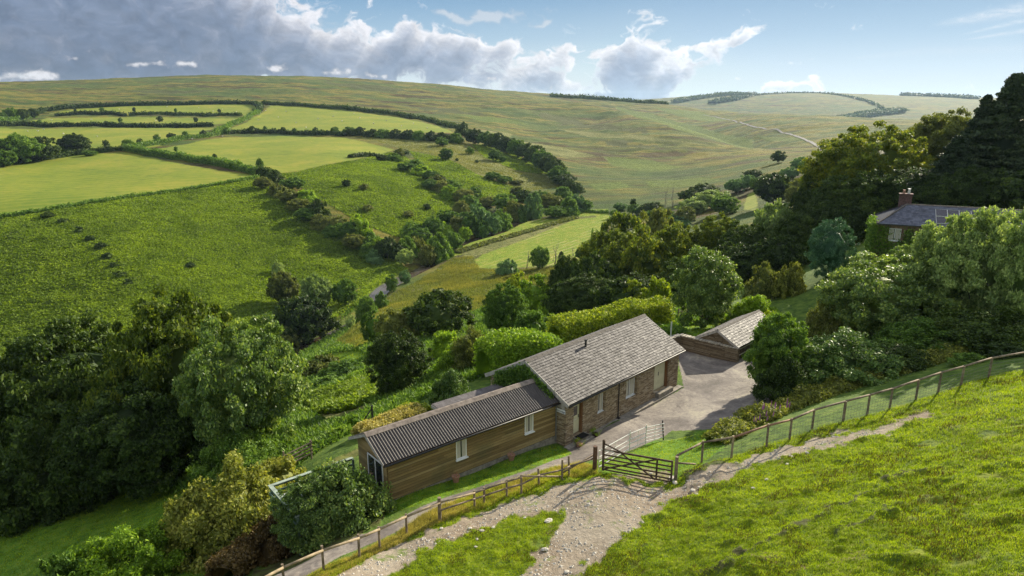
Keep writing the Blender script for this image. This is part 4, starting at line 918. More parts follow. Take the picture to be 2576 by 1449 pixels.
# ------------------------------------------------------------------ timber chalet
CZ_ = -1.62; UC = R(51.06); uc = np.array([math.sin(UC), math.cos(UC)]); nc_ = np.array([-uc[1], uc[0]])
o_c = np.array([-6.02, 30.44])+nc_*.25; Lc, Wc = 11.35, 3.05; ezc = .9-CZ_; rzc = ezc+.92
ch = thing('timber_chalet', 'long low brown boarded chalet with corrugated roof joined to the stone barn', 'chalet', (o_c[0], o_c[1], CZ_), math.pi/2-UC)
rg = np.random.default_rng(9); bd = []; wins = [(4.1, 4.78, 1.1, 2.2), (8.86, 9.5, 1.1, 2.2)]
z = .22
while z < ezc-.06:
    h_ = .16; segs = [(.05, Lc)]
    for (a, b_, c_, d_) in wins:
        if z+h_ > c_ and z < d_: segs = [s for (p, q_) in segs for s in (((p, a), (b_, q_)) if p < a < q_ else ((p, q_),))]
    for (p, q_) in segs:
        x = p
        while x < q_-.01:
            e = min(q_, x+rg.uniform(2.2, 4.5)); bd.append(bar((x+.002, -.016, z+h_/2), (e-.002, -.016, z+h_/2), .03, h_-.034, (0, .12, 1))); x = e
    z += h_
obj('cladding', bd, PLANK, ch)
obj('wall', [(V, Fq) for V, Fq in wall_mesh(Lc, ezc-.02, .1, wins, .005)]+[box(0, Lc, Wc-.1, Wc, 0, ezc-.02), prism([(.1, 0), (Wc-.1, 0), (Wc-.1, ezc), (1.55, rzc-.12), (.1, ezc)], 'x', Lc-.12, Lc)], BACKW, ch)
gb = []; z = .22
while z < rzc-.2:
    y0_, y1_ = 0., Wc
    if z > ezc-.15: k = (rzc-.1-z)/(rzc-.1-ezc+.15); y0_, y1_ = 1.55-1.5*k, 1.55+1.5*k
    sg_ = [(y0_, y1_)]
    if z+.13 > .35 and z < 2.15: sg_ = [(y0_, .35), (1.95, y1_)]
    for a, b_ in sg_:
        if b_-a > .03: gb.append(bar((-.012, a, z+.065), (-.012, b_, z+.065), .022, .145, (.16, 0, 1)))
    z += .135
obj('cladding', gb, PLANK, ch); obj('wall', [prism([(.0, 0), (Wc, 0), (Wc, ezc-.03), (1.55, rzc-.14), (0, ezc-.03)], 'x', .03, .1)], PLANK, ch)
obj('base_course', [box(.02, Lc, -.05, -.028, -.4, .21)], CONC, ch)
for (a, b_, c_, d_) in wins: window(a, b_, c_, d_, -.045, ch)
gw = obj('patio_door', [box(-.07, -.03, .35, 1.95, 2.09, 2.15), box(-.07, -.03, .35, 1.95, .35, .41), *[box(-.07, -.03, y, y+.07, .41, 2.09) for y in (.35, 1.1, 1.88)]], UPVC, ch)
obj('pane', [box(-.045, -.035, .42, 1.88, .41, 2.09)], GLASS, gw)
corrugated('roof', Lc+.30, -.30, ezc-.02, 1.55, rzc, .162, .032, CORR, ch, x0=-.35)
corrugated('roof', Lc+.30, 3.40, ezc-.02, 1.55, rzc, .150, .026, CORR, ch, x0=-.35)
rt = []; nt = 9
for i in range(nt): a = -.37+i*(Lc+.32)/nt; rt.append(prism([(1.30, rzc-.085), (1.50, rzc+.055), (1.60, rzc+.055), (1.80, rzc-.085), (1.80, rzc-.12), (1.55, rzc+.0), (1.30, rzc-.12)], 'x', a+.008+.012*(i % 2), a+(Lc+.32)/nt+.03))
obj('ridge', rt, CAPM, ch)
obj('fascia', [box(-.33, Lc-.05, -.29, -.26, ezc-.20, ezc-.06)], WOODD, ch)
obj('bargeboard', [bar((-.35, -.30, ezc-.09), (-.35, 1.55, rzc-.09), .035, .15), bar((-.35, 3.42, ezc-.09), (-.35, 1.55, rzc-.09), .035, .15)], FASC, ch)
obj('gutter', [rod((-.3, -.36, ezc-.11), (Lc-.05, -.36, ezc-.11), .05)], BLKP, ch, sm=True)
obj('downpipe', [rod((Lc-.12, -.34, ezc-.12), (Lc-.12, -.10, ezc-.3), .032), rod((Lc-.12, -.10, ezc-.28), (Lc-.12, -.10, .0), .032)], GREYP, ch)
# lean-to behind
q = o_c+uc*5.65+nc_*3.2; lt = thing('lean_to', 'flat corrugated lean-to roof behind the chalet ridge', 'lean-to', (q[0], q[1], CZ_-.4), math.pi/2-UC)
corrugated('roof', 1.4, 0, 2.64, 6.0, 2.64, .14, .03, simple('grey_sheet', (.15, .135, .14), .6, .4, .4, 3, .004, stretch=(.5, 1, 1)), lt)
lt.children[0].rotation_euler = (0, 0, R(-90)); lt.children[0].location = (-.1, 1.4, 0.0)
obj('fascia', [box(-.14, -.10, 0, 1.4, 2.42, 2.60)], FASC, lt)
obj('wall', [box(0, 5.8, 1.2, 1.3, 0, 2.55), box(0, .1, .1, 1.2, 0, 2.55)], PLANK, lt)
# pots along the chalet
for xx, lb in ((3.98, 'terracotta flower pot with red flowers below the first chalet window'), (7.75, 'terracotta flower pot with pink flowers further along the chalet wall')):
    q = o_c+uc*(xx-.2)-nc_*.42; zg = float(hz(q[0], q[1])); t = thing('flower_pot', lb, 'flower pot', (q[0], q[1], zg-.01), .2, 'terracotta pots beside the chalet')
    obj('pot', [rod((0, 0, 0), (0, 0, .34), .14, .20, 14), rod((0, 0, .31), (0, 0, .38), .225, .225, 14)], TERRA, t)
    V, Fq, C_ = make_crown('p', 'bush', 17, 20, 160, .07, .3, 0, .5); obj('foliage', [(V*np.array([.2, .2, .2])+np.array([0, 0, .36]), Fq)], LF['green'], t)
    V, Fq, C_ = make_crown('p', 'bush', 18, 9, 40, .09, .1, 0, .7); obj('flowers', [(V*np.array([.2, .2, .26])+np.array([0, 0, .38]), Fq)], RED if xx < 5 else PINK, t, kind='stuff')
# deck with green rails
q = o_c+nc_*.1-uc*4.6; dk = thing('deck', 'raised green-railed timber deck at the end of the chalet', 'deck', (q[0], q[1], CZ_+.05), math.pi/2-UC)
obj('floor', [box(0, 4.5, y, y+.13, .10, .14) for y in np.arange(0, 3.3, .14)]+[box(0, 4.5, 0, .1, -.1, .09), box(0, 4.5, 3.2, 3.3, -.1, .09)], WOODG, dk)
for i, (x, y) in enumerate([(0, 3.3), (2.2, 3.3), (4.4, 3.3), (0, 1.6), (0, 0), (2.2, 0)]): obj('post', [box(x-.05, x+.05, y-.05, y+.05, -1.4, 1.12)], GREENP, dk)
for z in (.42, .78, 1.12): obj('rail', [box(-.06, 4.4, 3.36, 3.40, z-.08, z+.05)], GREENP, dk); obj('rail', [box(-.10, -.06, -.05, 3.4, z-.08, z+.05)], GREENP, dk)
obj('top_rail', [box(-.12, 4.4, 3.24, 3.43, 1.175, 1.21), box(-.12, .08, -.05, 3.23, 1.175, 1.21)], simple('deck_cap', (.30, .36, .30), .7, .3, .2, 4), dk)
for i in range(1): obj('table_prop', [box(1, 1.01, 1, 1.01, .1, .11)], GREENP, dk) if False else None
q = o_c+nc_*2.35-uc*4.0; tb = thing('patio_table', 'round white patio table on the green deck', 'table', (q[0], q[1], CZ_+.19), 0)
a = np.linspace(0, 2*math.pi, 33)[:-1]; ri, ro = .07, .50
V = np.array([(r_*math.cos(t_), r_*math.sin(t_), z_) for (r_, z_) in ((ri, .74), (ro, .74), (ro, .71), (ri, .71)) for t_ in a]); Fq = np.array([[i*32+j, i*32+(j+1) % 32, ((i+1) % 4)*32+(j+1) % 32, ((i+1) % 4)*32+j] for i in range(4) for j in range(32)])[:, ::-1]
obj('tabletop', [(V, Fq)], WHITEP, tb); obj('leg', [rod((0, 0, 0), (0, 0, .70), .035)], BLKP, tb)
for k in range(4): obj('foot', [bar((0, 0, .03), (.34*math.cos(k*1.57+.4), .34*math.sin(k*1.57+.4), .03), .05, .05)], BLKP, tb)

# ------------------------------------------------------------------ yard wall and shed
wp = [np.array([12.9, 53.4]), np.array([13.9, 54.2]), np.array([17.75, 50.95])]; rg = np.random.default_rng(12)
yw = thing('stone_wall', 'low dry stone wall with pale coping closing the far end of the yard', 'wall', (15.5, 52.5, -1.95))
W2 = [w_-np.array([15.5, 52.5]) for w_ in wp]; tops = [1.15, 1.25, 1.25]
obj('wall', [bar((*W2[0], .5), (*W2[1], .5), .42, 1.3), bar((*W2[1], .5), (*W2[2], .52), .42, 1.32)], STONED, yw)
cs = []
for A_, B_ in ((W2[0], W2[1]), (W2[1], W2[2])):
    L_ = np.linalg.norm(B_-A_); k = int(L_/.24)
    for i in range(k):
        p = A_+(B_-A_)*(i+.08)/k; q_ = A_+(B_-A_)*(i+.92)/k; cs.append(bar((*p, 1.215+rg.uniform(-.02, .03)), (*q_, 1.215+rg.uniform(-.02, .03)), .46+rg.uniform(-.04, .05), .10+rg.uniform(-.02, .03)))
obj('coping', cs, simple('pale_coping', (.42, .38, .31), .85, .25, .35, 5, .01), yw, bev=.015)
sh = thing('stone_shed', 'small stone outbuilding with slate roof behind the yard wall', 'shed', (17.6-.0, 50.95, -3.1), math.pi/2-UA_)
Ls = 7.4; ezs = 2.45; rzs = ezs+1.02
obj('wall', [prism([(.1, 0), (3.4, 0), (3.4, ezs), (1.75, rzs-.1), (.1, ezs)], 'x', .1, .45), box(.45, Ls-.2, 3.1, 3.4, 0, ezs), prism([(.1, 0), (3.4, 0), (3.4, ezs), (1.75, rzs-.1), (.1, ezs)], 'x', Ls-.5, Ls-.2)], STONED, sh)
obj('shutter', [box(.5+i*.55, .5+i*.55+.5, .2, .25, .2, ezs-.1) for i in range(13)], WOODD, sh)
obj('batten', [box(.5, Ls-.6, .15, .19, z_, z_+.06) for z_ in (.5, 1.0, 1.5, 2.0)], simple('pale_batten', (.55, .50, .38), .7, .3, .2, 5), sh)
slate_roof('roof', Ls, -.1, ezs-.02, 1.75, rzs, .27, .235, SLATE, sh, seed=21); slate_roof('roof', Ls, 3.6, ezs-.02, 1.75, rzs, .27, .235, SLATE, sh, seed=22)
ridge_tiles(Ls, 1.75, rzs+.03, RIDGE, sh, r=.15)
obj('bargeboard', [bar((-.02, -.12, ezs-.09), (-.02, 1.75, rzs-.08), .04, .2), bar((-.02, 3.62, ezs-.09), (-.02, 1.75, rzs-.08), .04, .2)], FASC, sh)
obj('verge_trim', [bar((Ls, -.12, ezs), (Ls, 1.75, rzs), .05, .07)], RUSTT, sh)

# ------------------------------------------------------------------ far cottage on the right
ua = R(114.); uh = np.array([math.sin(ua), math.cos(ua)]); nh = np.array([-uh[1], uh[0]])
E0 = atD(2207, 562, 67.); hs = thing('hipped_cottage', 'ivy-clad cottage with hipped blue slate roof among the trees', 'cottage', (E0[0], E0[1], E0[2]-5.2), math.pi/2-ua)
Lh = 14.; eh = 5.2
obj('wall', wall_mesh(Lh-.5, eh, .4, [(1.15, 2.2, 3.55, 4.75), (4.9, 5.9, 3.55, 4.75), (8.2, 9.2, 3.5, 4.7)], .4)+[box(0, Lh-.5, 4.8, 5.2, 0, eh), box(0, .4, .8, 4.8, 0, eh)], simple('cottage_wall', (.26, .17, .12), .9, .2, .3, 3, .02), hs)
slate_roof('roof', Lh, 0, eh, 2.8, eh+1.65, .27, .22, SLATEB, hs, hip=(2.6, 0), seed=31); slate_roof('roof', Lh, 5.6, eh, 2.8, eh+1.65, .27, .3, SLATEB, hs, hip=(2.6, 0), seed=32)
V = np.array([(0, 0, eh), (0, 5.6, eh), (2.6, 2.8, eh+1.65), (.03, 0.02, eh-.1), (.03, 5.58, eh-.1), (2.6, 2.8, eh+1.5)], float); obj('hip_end', [(V, np.array([[0, 2, 1, 1], [3, 4, 5, 5], [0, 1, 4, 3]]))], simple('dark_slate', (.06, .065, .09), .95, .1, .3, 8), hs)
ridge_tiles(Lh-2.6, 2.8, eh+1.68, RIDGE, hs, x0=2.6, r=.13)
obj('hip_tiles', [bar((0, 0, eh+.03), (2.6, 2.8, eh+1.70), .2, .07), bar((0, 5.6, eh+.03), (2.6, 2.8, eh+1.70), .2, .07)], RIDGE, hs)
chm = obj('chimney', [box(1.9, 3.0, 3.3, 3.9, eh+.6, eh+2.55), box(1.82, 3.08, 3.22, 3.98, eh+2.55, eh+2.63)], BRICK, hs)
for x_, h_ in ((2.25, .28), (2.68, .42)):
    obj('chimney_pot', [rod((x_, 3.6, eh+2.63), (x_, 3.6, eh+2.63+h_*.6), .12), rod((x_, 3.6, eh+2.63+h_*.6), (x_, 3.6, eh+2.63+h_), .10), rod((x_, 3.6, eh+2.66+h_), (x_, 3.6, eh+2.70+h_), .15)], TERRA if h_ < .3 else GALV, chm)
window(1.15, 2.2, 3.55, 4.75, .42, hs, 1); window(4.9, 5.9, 3.55, 4.75, .42, hs, 1); window(8.2, 9.2, 3.5, 4.7, .42, hs, 1)
for r_ in range(2):
    for k in range(6):
        x_ = 5.0+k*.98; t0, t1 = .12+r_*.34, .12+r_*.34+.32; f = lambda t_: (2.8*t_, eh+1.65*t_+.11)
        a_, b_ = f(t0), f(t1); sp = obj('solar_panel', [bar((x_+.48, *a_), (x_+.48, *b_), .93, .04)], SOLARM, hs)
        obj('frame', [bar((x_, *a_), (x_, *b_), .03, .06), bar((x_+.96, *a_), (x_+.96, *b_), .03, .06), bar((x_, a_[0], a_[1]), (x_+.96, a_[0], a_[1]), .03, .06), bar((x_, b_[0], b_[1]), (x_+.96, b_[0], b_[1]), .03, .06)], GALV, sp)
iv = [wpt(E0[:2], uh, nh, x, .3, z, E0[2]-5.2) for x in np.arange(-.2, 4.8, .15) for z in np.arange(2.2, 5.0, .15) if not (1.0 < x < 2.35 and z > 3.4) and not (x > 1 and z > 4.7)]
iv += [wpt(E0[:2], uh, nh, -.25, y, z, E0[2]-5.2) for y in np.arange(.2, 4.8, .2) for z in np.arange(2.2, 5.3, .2)]
leaf_patch('ivy', iv, .35, 9000, .12, 'green', 'dense ivy covering the left end of the hipped cottage', 'ivy')

# ------------------------------------------------------------------ gate, posts, fences
gl = atz(1516.5, 1185, .0); gr = atz(1687, 1213, .08); gv = gr-gl; gL = float(np.hypot(gv[0], gv[1])); ga = math.atan2(gv[1], gv[0])
zg = float(hz(gl[0], gl[1]))
gt = thing('field_gate', 'closed dark five-bar wooden gate across the stony track', 'gate', (gl[0], gl[1], .02), ga)
def rl(z, h_=.075): return [bar((.1, 0, z), (gL, 0, z), .03, h_)]
obj('hinge_stile', [prism([(-.055, .02), (.055, .02), (.055, 1.45), (.075, 1.62), (.03, 1.72), (-.07, 1.70), (-.055, 1.5)], 'y', -.04, .04)], WOODD, gt, bev=.008)
obj('top_rail', [bar((.05, 0, 1.17), (gL, 0, 1.17), .05, .09)], WOODD, gt)
for z_ in (.90, .68, .46, .24, ): obj('rail', [bar((.05, 0, z_), (gL, 0, z_), .026, .078)], WOODD, gt)
obj('rail', [bar((.05, 0, .08), (gL, 0, .08), .026, .078)], WOODD, gt)
obj('latch_stile', [box(gL-.03, gL+.06, -.035, .035, 0, 1.22)], WOODD, gt)
obj('upright', [box(gL*.79-.045, gL*.79+.045, .016, .045, .02, 1.15)], WOODD, gt)
obj('brace', [bar((.05, -.03, 1.52), (gL*.30, -.03, 1.17), .028, .07)], WOODD, gt)
obj('brace', [bar((gL*.27, -.034, 1.15), (gL*.78, -.034, .06), .022, .078)], WOODD, gt)
obj('brace', [bar((.06, .034, .10), (gL*.78, .034, 1.12), .022, .078)], WOODD, gt)
obj('hinge', [box(-.16, .5, -.032, -.027, 1.15, 1.19)], GALV, gt); obj('hinge', [box(-.16, .04, -.032, -.027, .2, .24)], GALV, gt)
def post(x, y, h_, r_, mat, name='gate_post', label=None, cat_='post', group=None, parent=None, lean=(0, 0), sq=False):
    z_ = float(hz(x, y))-.05
    if parent is None: o = obj(name, [rod((0, 0, 0), (lean[0], lean[1], h_+.05), r_, r_*.95, 10)], mat, None, label=label, cat=cat_, group=group); o.location = (x, y, z_); return o
    px_, py_, pz_ = parent.location; return obj(name, [rod((x-px_, y-py_, z_-pz_), (x-px_+lean[0], y-py_+lean[1], z_-pz_+h_+.05), r_, r_*.95, 8)], mat, parent)
h_p = atz(1496, 1178, -.05); post(h_p[0], h_p[1], 1.42, .115, simple('brown_post', (.12, .065, .04), .8, .3, .3, 5, .01), label='thick round brown gatepost left of the dark gate')
l_p = atz(1699, 1210, .15); post(l_p[0], l_p[1], 1.32, .085, WOODG, label='weathered latch post at the right end of the dark gate')
def zc1(x, y): return ((1300+x/1.802)/1.5901, (1500+y/1.802)/1.5901)
def zc2(x, y): return ((2600+x/1.722)/1.5901, (1500+y/1.722)/1.5901)
def zc5(x, y): return ((2200+x/3.623)/1.5901, (1600+y/3.623)/1.5901)
FB = [ground(*zc1(*p)) for p in [(250,1325),(395,1250),(590,1150),(828,1040),(1078,958),(1148,935),(1310,885),(1415,855),(1543,797),(1708,757),(1760,735),(1948,690)]]
d0 = (FB[2]-FB[0])[:2]; d0 /= np.linalg.norm(d0); pre = [FB[0][:2]-d0*(1.75*k) for k in (3, 2, 1)]
FB = [np.array([*p, float(hz(*p))]) for p in pre]+FB
FH = [1.2, 1.2, 1.25, 1.2, 1.12, 1.1, 1.25, .95, 1.0, .98, 1.05, .95, 1.15, 1.15, 1.15]
fl = thing('post_and_rail_fence', 'rough timber fence running from the bottom edge up to the dark gate', 'fence', tuple(FB[6]))
org = FB[6]
for i, (p, h_) in enumerate(zip(FB, FH)):
    r_ = .09 if i in (6,) else .055; lean = (-.05, 0) if i in (11, 13) else (0, 0)
    post(p[0], p[1], h_, r_, WOODG, 'post', parent=fl, lean=lean)
def P3(i, h_, off=.0):
    p = FB[i]; t_ = FB[min(i+1, len(FB)-1)]-FB[max(i-1, 0)]; t_ = t_/np.linalg.norm(t_); return np.array([p[0]+t_[1]*off, p[1]-t_[0]*off, float(hz(p[0], p[1]))+h_])-org
hs_u = [1.08, 1.08, 1.06, 1.04, 1.02, 1.0, 1.02, .86, .92, .90, .95]
for i in range(10): obj('rail', [rod(P3(i, hs_u[i], .06), P3(i+1, hs_u[i+1], .06), .055 if i < 6 else .045, sides=8)], WOODL if i < 7 else WOODG, fl, sm=True)
hs_l = {6: .62, 7: .55, 8: .58, 9: .55, 10: .58, 11: .62, 12: .62, 13: .62, 14: .78}
for i in range(6, 14): obj('rail', [rod(P3(i, hs_l[i], .07), P3(i+1, hs_l[i+1], .07), .045, sides=8)], WOODG, fl, sm=True)
obj('fallen_rail', [rod(P3(10, .93, -.08), P3(12, .18, -.05), .045)], WOODL, fl, sm=True)
obj('broken_rail', [rod(P3(12, .32, -.1), P3(14, .9, -.1), .04)], WOODG, fl, sm=True)
obj('rail', [rod(P3(14, .8), np.array([h_p[0], h_p[1], h_p[2]+.85])-org, .045)], WOODG, fl, sm=True)
GB = [ground(*zc2(*p)) for p in [(175,700),(355,605),(560,575),(800,505),(960,450),(1115,380),(1330,320),(1495,275),(1650,235),(1830,170),(1985,118),(2140,80),(2330,25)]]
d0 = (GB[-1]-GB[-4])[:2]; d0 /= np.linalg.norm(d0); GB += [np.array([*(GB[-1][:2]+d0*2.2*k), float(hz(*(GB[-1][:2]+d0*2.2*k)))]) for k in (1, 2, 3)]
f2 = thing('wire_fence', 'timber-topped wire mesh fence climbing to the right beside the track', 'fence', tuple(GB[4])); org = GB[4]
FBs = FB; FB = GB
for i, p in enumerate(GB): 
    if i: post(p[0], p[1], 1.22 if i < 5 else 1.15, .06 if i not in (6,) else .075, WOODL if i == 2 else WOODG, 'post', parent=f2)
for i in range(len(GB)-1): obj('top_rail', [rod(P3(i, 1.12, -.03), P3(i+1, 1.12, -.03), .055)], WOODG if i not in (2, 3) else simple('reddish_rail', (.26, .15, .10), .8, .3, .3, 4), f2, sm=True)
obj('brace', [rod(P3(0, .75), P3(0, .75)*.0+P3(1, .12)*.75+P3(0, .12)*.25, .05)], WOODG, f2, sm=True)
for i in range(1, len(GB)-1):
    ps = []
    for h_ in (.12, .28, .44, .62, .82): ps.append(tube([P3(i, h_, .06), P3(i+1, h_, .06)], .006, 4))
    for k in range(1, 8): a_ = P3(i, .12, .06)*(1-k/8)+P3(i+1, .12, .06)*k/8; b2 = P3(i, .82, .06)*(1-k/8)+P3(i+1, .82, .06)*k/8; ps.append(tube([a_, b2], .004, 4))
    obj('wire_mesh', ps, WIRE, f2)
FB = FBs
# bent metal hurdles
MB_ = [atz(*zc5(*p), z_) for p, z_ in [((705, 985), -.35), ((1150, 720), -.75), ((1385, 618), -1.0), ((1645, 555), -1.2)]]
mh = thing('metal_hurdle', 'bent white galvanised hurdle panels standing along the edge of the tarmac', 'hurdle', tuple(MB_[1])); org = MB_[1]
for i in range(3):
    A_, B_ = MB_[i]-org, MB_[i+1]-org
    for k, z_ in enumerate((.06, .36, .62, .98) if i < 2 else (.08, .3, .52, .72, .96)): obj('bar', [rod(A_+np.array([0, 0, z_]), B_+np.array([0, 0, z_]), .022, sides=6)], GALV, mh)
    obj('upright', [rod((A_+B_)/2+np.array([0, 0, .05]), (A_+B_)/2+np.array([0, 0, .98]), .012, sides=6)], GALV, mh)
for i, h_ in ((0, 1.0), (1, 1.15), (2, 1.12)): p = MB_[i]-org; obj('post', [rod(p+np.array([0, 0, -.1]), p+np.array([.0, 0, h_]), .025)], GALV, mh)
p = MB_[3]-org; obj('end_post', [rod(p+np.array([0, 0, -.1]), p+np.array([-.12, 0, 1.15]), .04)], BLKP, mh)
# dark gate under the tree beyond the wall, netting post, hurdle by the deck, leaning posts
p0 = ground(1705, 808); p1 = ground(1742, 792)
g2 = thing('small_gate', 'dark wooden gate in the shade of the tree behind the barn', 'gate', tuple(p0), math.atan2(p1[1]-p0[1], p1[0]-p0[0])); L2_ = 2.9
for z_ in (.15, .4, .65, .9, 1.15): obj('rail', [bar((0, 0, z_), (L2_, 0, z_), .03, .08)], WOODD, g2)
obj('brace', [bar((0, -.03, .15), (L2_/2, -.03, 1.15), .03, .08), bar((L2_, -.03, .15), (L2_/2, -.03, 1.15), .03, .08)], WOODD, g2); obj('stile', [box(-.05, .05, -.04, .04, 0, 1.35)], WOODD, g2); obj('stile', [box(L2_-.05, L2_+.05, -.04, .04, 0, 1.25)], WOODD, g2)
p = ground(1687, 850); post(p[0], p[1], 1.5, .07, GALV, 'post', 'pale grey post at the far corner of the barn', 'post')
p = ground(752, 1172); hd = thing('timber_hurdle', 'collapsing rail hurdle half buried in the hedge left of the deck', 'hurdle', tuple(p), R(40))
for z_ in (.5, .75, 1.0, 1.25): obj('rail', [rod((-1., 0, z_-.25), (1., 0, z_+.1), .05)], WOODG, hd)
for x_ in (-.9, .9): obj('post', [rod((x_, .03, -.3), (x_, .03, 1.4+.1*x_), .06)], WOODG, hd)
p = ground(938, 1068); lp_ = thing('stile_posts', 'dark braced post leaning in the long grass behind the chalet', 'post', tuple(p), R(20))
obj('post', [rod((0, 0, -.2), (0, 0, 1.5), .07)], BLKP, lp_); obj('brace', [rod((-1.1, 0, -.2), (-.05, 0, 1.2), .05)], BLKP, lp_)

